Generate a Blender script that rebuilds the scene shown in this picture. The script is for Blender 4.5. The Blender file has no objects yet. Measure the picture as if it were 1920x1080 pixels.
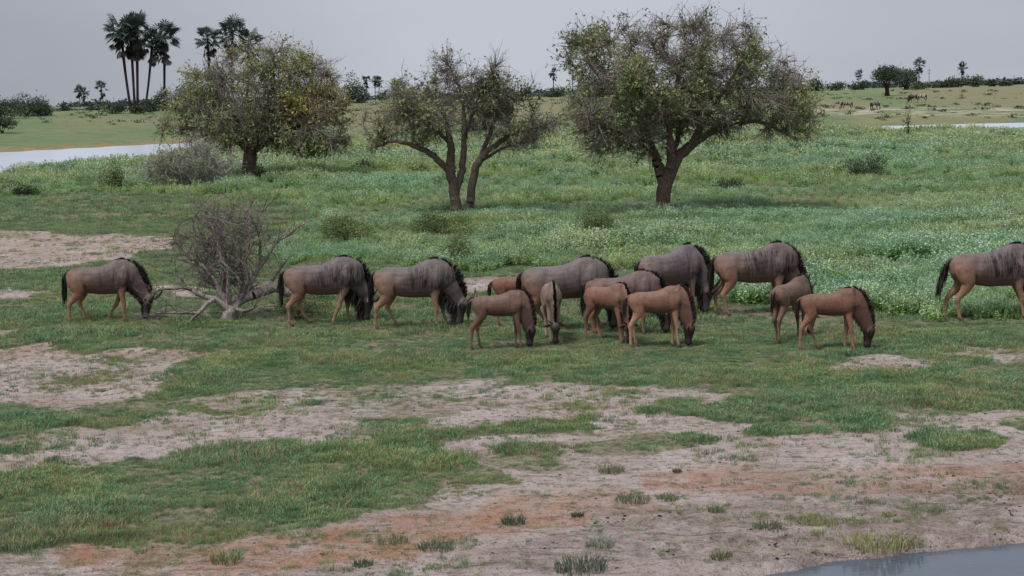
import bpy, math, random
import numpy as np
from mathutils import Vector, Matrix

# ------------------------------------------------------------------ camera
FPX = 3000.0            # focal length in pixels of a 1920 wide picture
CAMH = 4.5
PITCH = math.atan(362 / FPX)
ROLL = 0.0244
fwd = np.array([0, math.cos(PITCH), -math.sin(PITCH)])
up0 = np.array([0, math.sin(PITCH), math.cos(PITCH)])
r0 = np.array([1.0, 0, 0])
rgt = math.cos(ROLL) * r0 - math.sin(ROLL) * up0
upv = math.sin(ROLL) * r0 + math.cos(ROLL) * up0
CAM = np.array([0, 0, CAMH])
scene = bpy.context.scene
cam = bpy.data.cameras.new('camera')
cam.lens = FPX / 1920 * 36
cam.sensor_width = 36
cam.clip_end = 20000
cam_o = bpy.data.objects.new('camera', cam)
scene.collection.objects.link(cam_o)
m = Matrix.Identity(4)
for i in range(3):
    m[i][0] = rgt[i]; m[i][1] = upv[i]; m[i][2] = -fwd[i]; m[i][3] = CAM[i]
cam_o.matrix_world = m
scene.camera = cam_o

# ------------------------------------------------------------------ sky, sun, exposure
SUN_EL = math.radians(60)
SUN_AZ = math.radians(222)     # clockwise from +Y: behind the camera, to the left
world = bpy.data.worlds.new('World')
scene.world = world
world.use_nodes = True
wn = world.node_tree; wn.nodes.clear()
def N(nt, typ, **kw):
    n = nt.nodes.new(typ)
    for k, v in kw.items():
        if k.startswith('i_'):
            n.inputs[k[2:].replace('_', ' ')].default_value = v
        else:
            setattr(n, k, v)
    return n
sky = N(wn, 'ShaderNodeTexSky', sky_type='NISHITA', sun_disc=False)
sky.sun_elevation = SUN_EL; sky.sun_rotation = SUN_AZ; sky.dust_density = 3
tc = N(wn, 'ShaderNodeTexCoord')
sep = N(wn, 'ShaderNodeSeparateXYZ'); wn.links.new(tc.outputs['Generated'], sep.inputs[0])
ramp = N(wn, 'ShaderNodeValToRGB')
wn.links.new(sep.outputs['Z'], ramp.inputs[0])
cr = ramp.color_ramp
cr.elements[0].position = 0.0; cr.elements[0].color = (.340, .360, .405, 1)
cr.elements[1].position = 1.0; cr.elements[1].color = (.66, .69, .76, 1)
for p, c in ((.05, (.338, .356, .408, 1)), (.16, (.365, .378, .428, 1)), (.5, (.56, .58, .63, 1))):
    e = cr.elements.new(p); e.color = c
# a broad darker bank of cloud to the left and softly mottled overcast
mapx = N(wn, 'ShaderNodeMapRange', interpolation_type='SMOOTHSTEP')
wn.links.new(sep.outputs['X'], mapx.inputs['Value'])
mapx.inputs['From Min'].default_value = -.36; mapx.inputs['From Max'].default_value = -.02
mapx.inputs['To Min'].default_value = .74; mapx.inputs['To Max'].default_value = 1.06
mapr = N(wn, 'ShaderNodeMapRange', interpolation_type='SMOOTHSTEP')
wn.links.new(sep.outputs['X'], mapr.inputs['Value'])
mapr.inputs['From Min'].default_value = .05; mapr.inputs['From Max'].default_value = .36
mapr.inputs['To Min'].default_value = 1.0; mapr.inputs['To Max'].default_value = .86
mul = N(wn, 'ShaderNodeMath', operation='MULTIPLY')
wn.links.new(mapx.outputs[0], mul.inputs[0]); wn.links.new(mapr.outputs[0], mul.inputs[1])
smap = N(wn, 'ShaderNodeMapping'); smap.inputs['Scale'].default_value = (3, 3, 9)
wn.links.new(tc.outputs['Generated'], smap.inputs[0])
nz = N(wn, 'ShaderNodeTexNoise', i_Scale=1.6, i_Detail=4.0)
wn.links.new(smap.outputs[0], nz.inputs['Vector'])
nmr = N(wn, 'ShaderNodeMapRange'); wn.links.new(nz.outputs[0], nmr.inputs['Value'])
nmr.inputs['To Min'].default_value = .86; nmr.inputs['To Max'].default_value = 1.14
mul2 = N(wn, 'ShaderNodeMath', operation='MULTIPLY')
wn.links.new(mul.outputs[0], mul2.inputs[0]); wn.links.new(nmr.outputs[0], mul2.inputs[1])
vm = N(wn, 'ShaderNodeVectorMath', operation='SCALE')
wn.links.new(ramp.outputs[0], vm.inputs[0]); wn.links.new(mul2.outputs[0], vm.inputs['Scale'])
bg1 = N(wn, 'ShaderNodeBackground', i_Strength=.90); wn.links.new(vm.outputs[0], bg1.inputs[0])
bg2 = N(wn, 'ShaderNodeBackground', i_Strength=.08); wn.links.new(sky.outputs[0], bg2.inputs[0])
mixw = N(wn, 'ShaderNodeMixShader'); mixw.inputs[0].default_value = .06
wn.links.new(bg1.outputs[0], mixw.inputs[1]); wn.links.new(bg2.outputs[0], mixw.inputs[2])
wo = N(wn, 'ShaderNodeOutputWorld'); wn.links.new(mixw.outputs[0], wo.inputs[0])

sun = bpy.data.lights.new('sun', 'SUN'); sun.energy = 2.1; sun.angle = math.radians(14); sun.color = (1, .93, .86)
sun_o = bpy.data.objects.new('sun', sun); scene.collection.objects.link(sun_o)
sd = Vector((math.sin(SUN_AZ) * math.cos(SUN_EL), math.cos(SUN_AZ) * math.cos(SUN_EL), math.sin(SUN_EL)))
sun_o.rotation_euler = sd.to_track_quat('Z', 'Y').to_euler()
sun_o.location = (0, 0, 30)
scene.view_settings.view_transform = 'Standard'
scene.view_settings.look = 'None'
scene.view_settings.exposure = .68
scene.view_settings.gamma = 1
scene.cycles.max_bounces = 6
scene.cycles.diffuse_bounces = 3
scene.cycles.transparent_max_bounces = 8

# ------------------------------------------------------------------ helpers
C = scene.collection
rng = np.random.default_rng(7)

def hash2(ix, iy, seed):
    h = (ix.astype(np.int64) * 374761393 + iy.astype(np.int64) * 668265263 + seed * 1442695041) & 0xffffffff
    h = ((h ^ (h >> 13)) * 1274126177) & 0xffffffff
    h = h ^ (h >> 16)
    return (h & 0xffff) / 65535.0
def vnoise(x, y, seed=0):
    x = np.asarray(x, float); y = np.asarray(y, float)
    ix = np.floor(x); iy = np.floor(y); fx = x - ix; fy = y - iy
    fx = fx * fx * (3 - 2 * fx); fy = fy * fy * (3 - 2 * fy)
    a = hash2(ix, iy, seed); b = hash2(ix + 1, iy, seed); c = hash2(ix, iy + 1, seed); d = hash2(ix + 1, iy + 1, seed)
    return (a * (1 - fx) + b * fx) * (1 - fy) + (c * (1 - fx) + d * fx) * fy
def fbm(x, y, seed=0, octs=3):
    s = 0; a = .5; t = 0
    for o in range(octs):
        s = s + a * vnoise(x * 2 ** o, y * 2 ** o, seed + o * 17); t += a; a *= .5
    return s / t
def sstep(a, b, x):
    t = np.clip((x - a) / (b - a), 0, 1); return t * t * (3 - 2 * t)

def project(P):
    d = P - CAM
    zc = d @ fwd; zc = np.where(np.abs(zc) < 1e-6, 1e-6, zc)
    return 960 + FPX * (d @ rgt) / zc, 540 - FPX * (d @ upv) / zc, zc
def ray(px, py):
    d = fwd + rgt * (px - 960) / FPX + upv * (540 - py) / FPX
    return d / d[1]

SH_U = [-3, -.6, -.32, -.223, -.17, -.10, .19, .235, 3]
SH_N = [60, 80, 103, 128, 158, 170, 170, 150, 147]
SH_F = [150, 155, 168, 187, 188, 190, 190, 191, 190]
_pw = [(1330, 1096), (1430, 1077), (1560, 1050), (1760, 1029), (1920, 1013), (2160, 985)]
_pond = []
for a, b in _pw:
    d = ray(a, b); t = CAMH / -d[2]; _pond.append((d[0] * t, t))
_pond = np.array(_pond)
def height(x, y, fine=True):
    x = np.asarray(x, float); y = np.asarray(y, float)
    D = np.hypot(x, y); yy = np.maximum(y, 1)
    u = np.clip(x / yy, -3, 3)
    sn = np.interp(u, SH_U, SH_N); sf = np.interp(u, SH_U, SH_F)
    z = .10 * (fbm(x / 9, y / 9, 3) - .5) * sstep(16, 26, y)
    # far bank
    rise = np.interp(u, [-.33, -.2, .1, .33], [3.55, 3.5, 3.0, 3.2])
    ln = np.interp(u, [-.33, -.2, .1, .33], [100, 100, 190, 230])
    k = np.clip((y - sf) / ln, 0, 1)
    z = z + rise * (k * k * (3 - 2 * k) * .35 + .65 * (1 - (1 - k) ** 2)) * (y > sf)
    z = z + .25 * (fbm(x / 60, y / 60, 9) - .5) * sstep(210, 300, y)
    # lake bed
    lake = sstep(-2.0, 2.5, y - sn) * sstep(-2.5, 1.0, sf - y) * (y > 30)
    z = z * (1 - lake) - .8 * lake
    # pond bed, near right
    edge = np.interp(x, _pond[:, 0], _pond[:, 1], left=-50, right=_pond[-1, 1] + 1)
    edge = np.where(x < _pond[0, 0], _pond[0, 1] - (_pond[0, 0] - x) * 1.2, edge)
    edge = edge + .14 * (fbm(x * 1.7, y * 0 + 2, 5) - .5)
    edge = edge + .42
    pond = sstep(-.05, .7, edge - y)
    z = z - .45 * pond + .02 * sstep(0, .6, y - edge) * sstep(3, .6, y - edge)
    if fine:
        near = sstep(45, 25, D)
        z = z + near * (.050 * (fbm(x * 2.9, y * 2.9, 21, 5) - .5) + .035 * (fbm(x * .7, y * .7, 31, 2) - .5))
    return z
def h1(x, y): return float(height(np.array([x]), np.array([y]), False)[0])
def ground(px, py):
    """the point of the terrain seen at a pixel of the photograph"""
    d = ray(px, py)
    t = np.concatenate([np.linspace(5, 80, 1500), np.linspace(80, 1500, 6000)])
    hz = height(d[0] * t, t, False)
    below = np.where(CAMH + d[2] * t <= hz)[0]
    tt = t[below[0]] if len(below) else 900.0
    return np.array([d[0] * tt, tt, h1(d[0] * tt, tt)])
def at(px, D):
    """a point of the terrain at distance D under column px"""
    x = (px - 960) / FPX * D
    for _ in range(4):
        P = np.array([x, D, h1(x, D)]); x += (px - project(P[None])[0][0]) / FPX * D
    return np.array([x, D, h1(x, D)])

def np_mesh(name, V, F4=None, F3=None, smooth=False, attrs=None, fattr=None):
    me = bpy.data.meshes.new(name)
    V = np.asarray(V, np.float32)
    n4 = 0 if F4 is None else len(F4); n3 = 0 if F3 is None else len(F3)
    me.vertices.add(len(V)); me.vertices.foreach_set('co', V.ravel())
    loops = np.concatenate([np.asarray(F4, np.int32).ravel() if n4 else np.zeros(0, np.int32),
                            np.asarray(F3, np.int32).ravel() if n3 else np.zeros(0, np.int32)])
    me.loops.add(len(loops)); me.loops.foreach_set('vertex_index', loops.astype(np.int32))
    me.polygons.add(n4 + n3)
    st = np.concatenate([np.arange(n4) * 4, n4 * 4 + np.arange(n3) * 3]).astype(np.int32)
    me.polygons.foreach_set('loop_start', st)
    me.update(calc_edges=True)
    me.polygons.foreach_set('use_smooth', np.full(n4 + n3, smooth))
    for k, a in (attrs or {}).items():
        a = np.asarray(a, np.float32)
        if a.ndim == 2:
            if a.shape[1] == 3: a = np.hstack([a, np.ones((len(a), 1), np.float32)])
            at_ = me.attributes.new(k, 'FLOAT_COLOR', 'POINT'); at_.data.foreach_set('color', a.ravel())
        else:
            at_ = me.attributes.new(k, 'FLOAT', 'POINT'); at_.data.foreach_set('value', a)
    me.validate()
    return me
def obj(name, me, mat=None, parent=None, loc=None):
    o = bpy.data.objects.new(name, me); C.objects.link(o)
    if mat: me.materials.append(mat)
    if parent: o.parent = parent
    if loc is not None: o.location = loc
    return o
def thing(name, label, cat, loc=(0, 0, 0), group=None, rz=0):
    o = bpy.data.objects.new(name, None); C.objects.link(o)
    o.empty_display_size = .2
    o.location = loc; o.rotation_euler = (0, 0, rz)
    o['label'] = label; o['category'] = cat
    if group: o['group'] = group
    return o
class Acc:
    """collects pieces of one mesh"""
    def __init__(s): s.V = []; s.F4 = []; s.F3 = []; s.c = []; s.n = 0
    def add(s, V, F4=None, F3=None, col=None):
        V = np.asarray(V, float)
        s.V.append(V)
        if F4 is not None and len(F4): s.F4.append(np.asarray(F4) + s.n)
        if F3 is not None and len(F3): s.F3.append(np.asarray(F3) + s.n)
        if col is not None:
            col = np.asarray(col, float)
            if col.ndim == 1: col = np.tile(col, (len(V), 1))
            s.c.append(col)
        s.n += len(V)
    def mesh(s, name, smooth=False, extra=None):
        V = np.vstack(s.V)
        at_ = {'col': np.vstack(s.c)} if s.c else {}
        if extra: at_.update(extra)
        return np_mesh(name, V, np.vstack(s.F4) if s.F4 else None, np.vstack(s.F3) if s.F3 else None, smooth, at_)

# ------------------------------------------------------------------ materials
def material(name, rough=.8):
    mt = bpy.data.materials.new(name); mt.use_nodes = True
    nt = mt.node_tree; b = nt.nodes['Principled BSDF']
    b.inputs['Roughness'].default_value = rough
    b.inputs['Specular IOR Level'].default_value = .25
    return mt, nt, b
def mixc(nt, fac, a, b, typ='MIX'):
    n = nt.nodes.new('ShaderNodeMix'); n.data_type = 'RGBA'; n.blend_type = typ
    for s, v in ((0, fac), (6, a), (7, b)):
        if isinstance(v, (int, float)): n.inputs[s].default_value = v
        elif isinstance(v, tuple): n.inputs[s].default_value = v if len(v) == 4 else v + (1,)
        else: nt.links.new(v, n.inputs[s])
    return n.outputs[2]
def noise(nt, scale, detail=3, rough=.5, vec=None, lo=0, hi=1, tolo=0, tohi=1, dist=0):
    n = nt.nodes.new('ShaderNodeTexNoise'); n.inputs['Scale'].default_value = scale
    n.inputs['Detail'].default_value = detail; n.inputs['Roughness'].default_value = rough
    n.inputs['Distortion'].default_value = dist
    if vec: nt.links.new(vec, n.inputs['Vector'])
    r = nt.nodes.new('ShaderNodeMapRange'); nt.links.new(n.outputs[0], r.inputs['Value'])
    r.inputs['From Min'].default_value = lo; r.inputs['From Max'].default_value = hi
    r.inputs['To Min'].default_value = tolo; r.inputs['To Max'].default_value = tohi
    return r.outputs[0]
def mth(nt, op, a, b=0.0):
    n = nt.nodes.new('ShaderNodeMath'); n.operation = op; n.use_clamp = False
    for i, v in enumerate((a, b)):
        if isinstance(v, (int, float)): n.inputs[i].default_value = v
        else: nt.links.new(v, n.inputs[i])
    return n.outputs[0]
def bump(nt, b, h, strength, dist):
    n = nt.nodes.new('ShaderNodeBump'); n.inputs['Strength'].default_value = strength; n.inputs['Distance'].default_value = dist
    nt.links.new(h, n.inputs['Height']); nt.links.new(n.outputs[0], b.inputs['Normal'])

def foliage_mat(name, transl=.25, var=.35, posvar=None, rough=.6):
    """base colour from the mesh attribute, varied per plant and over the ground"""
    mt, nt, b = material(name, rough)
    a = nt.nodes.new('ShaderNodeAttribute'); a.attribute_name = 'col'
    c = a.outputs['Color']
    oi = nt.nodes.new('ShaderNodeObjectInfo')
    hs = nt.nodes.new('ShaderNodeHueSaturation')
    r1 = nt.nodes.new('ShaderNodeMapRange'); nt.links.new(oi.outputs['Random'], r1.inputs[0])
    r1.inputs['To Min'].default_value = 1 - var; r1.inputs['To Max'].default_value = 1 + var
    nt.links.new(c, hs.inputs['Color']); nt.links.new(r1.outputs[0], hs.inputs['Value'])
    c = hs.outputs[0]
    g = nt.nodes.new('ShaderNodeNewGeometry')
    if posvar:
        if name == 'meadow plants':   # riper, yellower growth towards the lake shore
            sp_ = nt.nodes.new('ShaderNodeSeparateXYZ'); nt.links.new(g.outputs['Position'], sp_.inputs[0])
            mr_ = nt.nodes.new('ShaderNodeMapRange'); nt.links.new(sp_.outputs['Y'], mr_.inputs[0])
            mr_.inputs['From Min'].default_value = 85; mr_.inputs['From Max'].default_value = 135
            c = mixc(nt, mr_.outputs[0], c, (1.04, .95, .88), 'MULTIPLY')
        for sc_, lo, hi, col in posvar:
            f = noise(nt, sc_, 3, .55, g.outputs['Position'], lo, hi)
            c = mixc(nt, f, c, col, 'MULTIPLY')
    nt.links.new(c, b.inputs['Base Color'])
    if transl:
        t = nt.nodes.new('ShaderNodeBsdfTranslucent'); nt.links.new(c, t.inputs[0])
        mx = nt.nodes.new('ShaderNodeMixShader'); mx.inputs[0].default_value = transl
        out = nt.nodes['Material Output']
        nt.links.new(b.outputs[0], mx.inputs[1]); nt.links.new(t.outputs[0], mx.inputs[2]); nt.links.new(mx.outputs[0], out.inputs[0])
    return mt
M = {}
M['grass'] = foliage_mat('grass blades', .3, .3, [(.35, .42, .62, (1.18, 1.03, .88)), (1.3, .45, .62, (.64, .80, .78)), (4.5, .52, .68, (.72, .78, .72))])
M['forb'] = foliage_mat('meadow plants', .3, .22, [(.07, .42, .60, (1.2, 1.0, .78)), (.25, .44, .64, (.70, .83, .80)), (1.1, .52, .68, (.74, .80, .72))])
M['leaf'] = foliage_mat('tree leaves', .25, 0, [(.9, .4, .7, (.78, .80, .78))])
M['farleaf'] = foliage_mat('far leaves', .12, 0)
mt, nt, b = material('bark', .9)
a = nt.nodes.new('ShaderNodeAttribute'); a.attribute_name = 'col'
g = nt.nodes.new('ShaderNodeTexCoord')
mp = nt.nodes.new('ShaderNodeMapping'); mp.inputs['Scale'].default_value = (9, 9, 2.0); nt.links.new(g.outputs['Object'], mp.inputs[0])
f = noise(nt, 3.0, 6, .65, mp.outputs[0], .35, .65)
c = mixc(nt, f, a.outputs['Color'], (.45, .42, .42), 'MULTIPLY')
nt.links.new(c, b.inputs['Base Color']); bump(nt, b, f, .9, .03)
M['bark'] = mt
mt, nt, b = material('hide', .7)
a = nt.nodes.new('ShaderNodeAttribute'); a.attribute_name = 'col'
g = nt.nodes.new('ShaderNodeTexCoord')
f = noise(nt, 9, 5, .65, g.outputs['Object'], .3, .7)
mp = nt.nodes.new('ShaderNodeMapping'); mp.inputs['Scale'].default_value = (60, 60, 14); nt.links.new(g.outputs['Object'], mp.inputs[0])
f2 = noise(nt, 1.6, 3, .6, mp.outputs[0], .3, .7)
mb_ = nt.nodes.new('ShaderNodeMapping'); mb_.inputs['Scale'].default_value = (34, 5, 4.2); nt.links.new(g.outputs['Object'], mb_.inputs[0])
ab = nt.nodes.new('ShaderNodeAttribute'); ab.attribute_name = 'brindle'
fb = mth(nt, 'MULTIPLY', noise(nt, 1.0, 3, .6, mb_.outputs[0], .46, .55, dist=.6), ab.outputs['Fac'])
c = mixc(nt, f, a.outputs['Color'], (.68, .66, .66), 'MULTIPLY')
c = mixc(nt, fb, c, (.13, .10, .11), 'MULTIPLY')
c = mixc(nt, f2, c, (.66, .64, .63), 'MULTIPLY')
nt.links.new(c, b.inputs['Base Color']); bump(nt, b, f2, .35, .006)
b.inputs['Sheen Weight'].default_value = .04; b.inputs['Specular IOR Level'].default_value = .3; b.inputs['Roughness'].default_value = .55; b.inputs['Sheen Roughness'].default_value = .4
M['hide'] = mt
mt, nt, b = material('hair', .6)
a = nt.nodes.new('ShaderNodeAttribute'); a.attribute_name = 'col'
g = nt.nodes.new('ShaderNodeTexCoord')
f = noise(nt, 14, 2, .5, g.outputs['Object'], .3, .7)
nt.links.new(mixc(nt, f, a.outputs['Color'], (.6, .6, .6), 'MULTIPLY'), b.inputs['Base Color'])
M['hair'] = mt
mt, nt, b = material('horn', .4)
g = nt.nodes.new('ShaderNodeTexCoord')
f = noise(nt, 22, 3, .5, g.outputs['Object'], .3, .7)
nt.links.new(mixc(nt, f, (.02, .018, .018), (.07, .06, .055)), b.inputs['Base Color'])
M['horn'] = mt
mt, nt, b = material('eye', .15)
g = nt.nodes.new('ShaderNodeTexCoord')
nt.links.new(mixc(nt, noise(nt, 30, 1, .5, g.outputs['Object']), (.01, .008, .007), (.03, .02, .015)), b.inputs['Base Color'])
M['eye'] = mt

# ------------------------------------------------------------------ ground masks (drawn where they lie, in metres, via the survey of the photo)
MX0, MY0, MST = -240, 130, 3
mxs = np.arange(MX0, 2161, MST); mys = np.arange(MY0, 1261, MST)
GX, GY = np.meshgrid(mxs, mys)
def poly(pts):
    pts = np.array(pts, float); ins = np.zeros(GX.shape, bool); j = len(pts) - 1
    for i in range(len(pts)):
        xi, yi = pts[i]; xj, yj = pts[j]
        if yi != yj:
            c_ = ((yi > GY) != (yj > GY)) & (GX < (xj - xi) * (GY - yi) / (yj - yi) + xi)
            ins ^= c_
        j = i
    return ins
def blur(a, n=1):
    a = a.astype(float)
    for _ in range(n):
        p = np.pad(a, 1, mode='edge')
        a = (p[:-2, 1:-1] + p[2:, 1:-1] + p[1:-1, :-2] + p[1:-1, 2:] + 2 * p[1:-1, 1:-1]) / 6
    return a
cov = np.ones(GX.shape)
def paint(arr, val, pts): arr[poly(pts)] = val
# bare places
paint(cov, .04, [(-240, 430), (0, 433), (150, 440), (325, 445), (335, 462), (250, 485), (130, 500), (0, 507), (-240, 510)])
paint(cov, .06, [(-240, 655), (60, 648), (200, 655), (440, 655), (445, 668), (330, 692), (345, 715), (230, 745), (120, 757), (0, 762), (-240, 765)])
paint(cov, .5, [(185, 675), (330, 668), (300, 692), (200, 698)])
paint(cov, .45, [(90, 705), (250, 700), (240, 722), (90, 735)])
paint(cov, .46, [(300, 745), (700, 720), (960, 700), (1000, 720), (880, 770), (640, 790), (480, 775)])
paint(cov, .05, [(-240, 826), (0, 822), (100, 812), (200, 790), (300, 768), (480, 775), (640, 792), (720, 800), (870, 775), (960, 738), (1000, 718), (1150, 722), (1370, 736), (1365, 752), (1160, 775),
                 (1380, 792), (1500, 802), (1580, 812), (1690, 772), (1920, 768), (2160, 765), (2160, 1260), (-240, 1260), (-240, 1060), (0, 1040), (250, 1022), (450, 1010), (600, 982), (800, 962), (1000, 945), (1060, 935), (960, 900),
                 (930, 868), (850, 835), (640, 832), (480, 833), (300, 852), (130, 870), (0, 878), (-240, 880)])
paint(cov, .7, [(-240, 835), (110, 838), (120, 846), (-240, 850)])
paint(cov, .25, [(130, 805), (330, 800), (330, 815), (150, 820)])
paint(cov, .35, [(420, 790), (800, 800), (960, 800), (900, 820), (640, 815)])
paint(cov, .85, [(690, 818), (760, 795), (880, 800), (1080, 785), (1060, 810), (870, 815), (860, 828), (760, 830)])
paint(cov, .75, [(950, 835), (1080, 830), (1090, 850), (1050, 880), (940, 875), (930, 850)])
paint(cov, .75, [(1095, 812), (1200, 805), (1330, 828), (1310, 838), (1220, 855), (1130, 845)])
paint(cov, .85, [(1140, 768), (1240, 740), (1320, 745), (1290, 770), (1180, 782)])
paint(cov, .8, [(1360, 800), (1400, 780), (1560, 775), (1500, 800), (1480, 820), (1370, 822)])
paint(cov, .8, [(1670, 815), (1750, 800), (1860, 815), (1870, 835), (1790, 845), (1700, 832)])
paint(cov, .75, [(1860, 785), (1960, 770), (2160, 760), (2160, 800), (1900, 802)])
paint(cov, .3, [(1060, 880), (1180, 870), (1170, 885), (1080, 892)])
paint(cov, .3, [(1140, 925), (1290, 920), (1290, 938), (1150, 940)])
paint(cov, .45, [(-240, 1050), (0, 1035), (240, 1022), (420, 1010), (480, 1030), (300, 1060), (150, 1120), (-240, 1130)])
paint(cov, .30, [(860, 905), (1000, 915), (1090, 935), (1060, 955), (900, 975), (820, 965)])
paint(cov, .22, [(560, 985), (820, 965), (850, 1000), (700, 1025), (500, 1030), (400, 1020)])
paint(cov, .05, [(1500, 694), (1560, 680), (1690, 664), (1795, 680), (1780, 692), (1650, 694)])
paint(cov, .15, [(1780, 668), (1850, 654), (1925, 657), (2160, 650), (2160, 680), (1850, 678)])
paint(cov, .15, [(830, 526), (930, 520), (935, 545), (850, 548)])
paint(cov, .15, [(296, 532), (420, 540), (420, 556), (300, 556)])
paint(cov, .2, [(0, 538), (80, 545), (90, 560), (0, 562)])
paint(cov, .25, [(1480, 486), (1660, 490), (1790, 488), (1780, 502), (1640, 500), (1500, 500)])
paint(cov, .35, [(-240, 575), (0, 612), (60, 622), (0, 640), (-240, 640)])
cov = blur(cov, 2)
red = np.zeros(GX.shape)
paint(red, .9, [(150, 1035), (450, 1005), (820, 970), (960, 950), (1110, 945), (1090, 985), (960, 1010), (700, 1040), (450, 1065), (200, 1080)])
paint(red, .75, [(1150, 885), (1300, 870), (1600, 890), (1920, 865), (2160, 850), (2160, 920), (1800, 930), (1500, 925), (1200, 925)])
paint(red, .6, [(950, 930), (1200, 925), (1250, 960), (1000, 965)])
paint(red, .5, [(-240, 655), (60, 650), (440, 655), (445, 668), (250, 668), (-240, 668)])
paint(red, .25, [(-240, 430), (0, 433), (330, 445), (335, 462), (0, 507), (-240, 510)])
paint(red, 1, [(-240, 287), (0, 282), (150, 276), (330, 267), (480, 263), (480, 275), (300, 280), (0, 298), (-240, 304)])
paint(red, .22, [(1600, 215), (1900, 215), (1900, 235), (1600, 236)])
red = blur(red, 5)
mud = np.zeros(GX.shape)
paint(mud, .9, [(1130, 965), (1250, 980), (1320, 1000), (1200, 1015), (1160, 995)])
paint(mud, .6, [(1090, 955), (1350, 950), (1920, 900), (2160, 890), (2160, 1000), (1700, 1030), (1350, 1060), (1000, 1090), (900, 1060), (1100, 1000)])
paint(mud, .35, [(300, 1075), (900, 1040), (1000, 1080), (1000, 1260), (300, 1260)])
mud = blur(mud, 6)
forb = np.zeros(GX.shape)
paint(forb, 1, [(-240, 372), (100, 366), (230, 362), (320, 365), (480, 376), (600, 394), (610, 408), (545, 440), (510, 470), (515, 505), (600, 488), (700, 492), (800, 500), (870, 516), (1000, 500), (1160, 505), (1250, 500),
                (1330, 565), (1450, 575), (1700, 592), (1760, 602), (2160, 590), (2160, 130), (-240, 130)])
paint(forb, .15, [(1480, 484), (1660, 488), (1800, 486), (1780, 504), (1640, 506), (1490, 520)])
forb = blur(forb, 2)
brown = np.zeros(GX.shape)
paint(brown, .6, [(1650, 172), (1760, 163), (1930, 160), (2160, 158), (2160, 205), (1900, 205), (1700, 190)])
paint(brown, .6, [(1500, 185), (1650, 190), (1650, 215), (1500, 205)])
paint(brown, .5, [(640, 195), (1070, 178), (1080, 215), (640, 250)])
paint(brown, .3, [(100, 222), (300, 220), (560, 210), (560, 235), (300, 238), (100, 240)])
brown = blur(brown, 3)
pale = np.zeros(GX.shape)
paint(pale, .8, [(1480, 202), (1900, 202), (2160, 200), (2160, 216), (1750, 218), (1480, 212)])
pale = blur(pale, 1)
def samp(arr, px, py):
    fx = np.clip((px - MX0) / MST, 0, arr.shape[1] - 1.001); fy = np.clip((py - MY0) / MST, 0, arr.shape[0] - 1.001)
    ix = fx.astype(int); iy = fy.astype(int); fx -= ix; fy -= iy
    return (arr[iy, ix] * (1 - fx) + arr[iy, ix + 1] * fx) * (1 - fy) + (arr[iy + 1, ix] * (1 - fx) + arr[iy + 1, ix + 1] * fx) * fy
def masks(x, y, *arrs):
    """values of the drawn masks at ground points, their outlines roughened"""
    wob = .010 * y
    dx = (fbm(x * .9, y * .9, 41, 4) - .5) * (1.2 + wob); dy = (fbm(x * .9, y * .9, 77, 4) - .5) * (.7 + wob * 2.2)
    P = np.stack([x + dx, np.maximum(y + dy, 6), np.zeros_like(x)], 1)
    P[:, 2] = np.where(y > 150, height(x, np.maximum(y, 6), False), 0)
    px, py, zc = project(P)
    return [samp(a_, px, py) for a_ in arrs]

# ------------------------------------------------------------------ the ground sheet
inv = np.linspace(1 / 11.5, 1 / 260, 560)
Ds = np.concatenate([[.3, 3, 7], 1 / inv, np.geomspace(266, 9000, 60)])
ang = np.arctan(np.linspace(-.40, .40, 720))
wide = np.radians([28, 34, 42, 52, 65, 80, 100, 120, 140, 160])
ang = np.concatenate([-wide[::-1], ang, wide, [math.pi]])
A, R_ = np.meshgrid(ang, Ds)
# rows run across the view so that inside the fan a row is at constant y
Rr = R_ / np.maximum(np.cos(np.clip(np.abs(A), 0, .7)), .1)
X = (np.sin(A) * Rr); Y = (np.cos(A) * Rr)
xf = X.ravel(); yf = Y.ravel()
zf = height(xf, yf)
mc, mr, mm, mf, mb, mp_ = masks(xf, np.maximum(yf, 6), cov, red, mud, forb, brown, pale)
nr, nc = X.shape
idx = np.arange(nr * nc).reshape(nr, nc)
F4 = np.stack([idx[:-1, :-1], idx[:-1, 1:], idx[1:, 1:], idx[1:, :-1]], -1).reshape(-1, 4)[:, ::-1]
Fw = np.stack([idx[:-1, -1], idx[:-1, 0], idx[1:, 0], idx[1:, -1]], -1).reshape(-1, 4)[:, ::-1]
F4 = np.vstack([F4, Fw])
# clearly trodden mud close to the pond
zf = zf + mm * (yf < 30) * (yf > 8) * .05 * (fbm(xf * 4.5, yf * 4.5, 55, 3) - .5) - mm * (yf < 30) * (yf > 8) * .05 * sstep(.60, .74, fbm(xf * 2.6, yf * 5.2, 58, 3))
farness = sstep(120, 180, yf)
gm = np_mesh('ground', np.stack([xf, yf, zf], 1), F4, None, True,
             {'mask': np.stack([mc, mr, mm, farness], 1), 'mask2': np.stack([mf, mb, mp_, np.ones_like(mf)], 1)})
mt, nt, b = material('ground', .95)
a1 = nt.nodes.new('ShaderNodeAttribute'); a1.attribute_name = 'mask'
a2 = nt.nodes.new('ShaderNodeAttribute'); a2.attribute_name = 'mask2'
s1 = nt.nodes.new('ShaderNodeSeparateColor'); nt.links.new(a1.outputs['Color'], s1.inputs[0])
s2 = nt.nodes.new('ShaderNodeSeparateColor'); nt.links.new(a2.outputs['Color'], s2.inputs[0])
geo = nt.nodes.new('ShaderNodeNewGeometry'); pos = geo.outputs['Position']
soil = mixc(nt, noise(nt, .8, 4, .6, pos, .35, .65), (.47, .415, .405), (.36, .295, .265))
redf = mth(nt, 'MULTIPLY', s1.outputs[1], noise(nt, 1.7, 4, .65, pos, .3, .6))
soil = mixc(nt, redf, soil, (.36, .19, .115))
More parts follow.
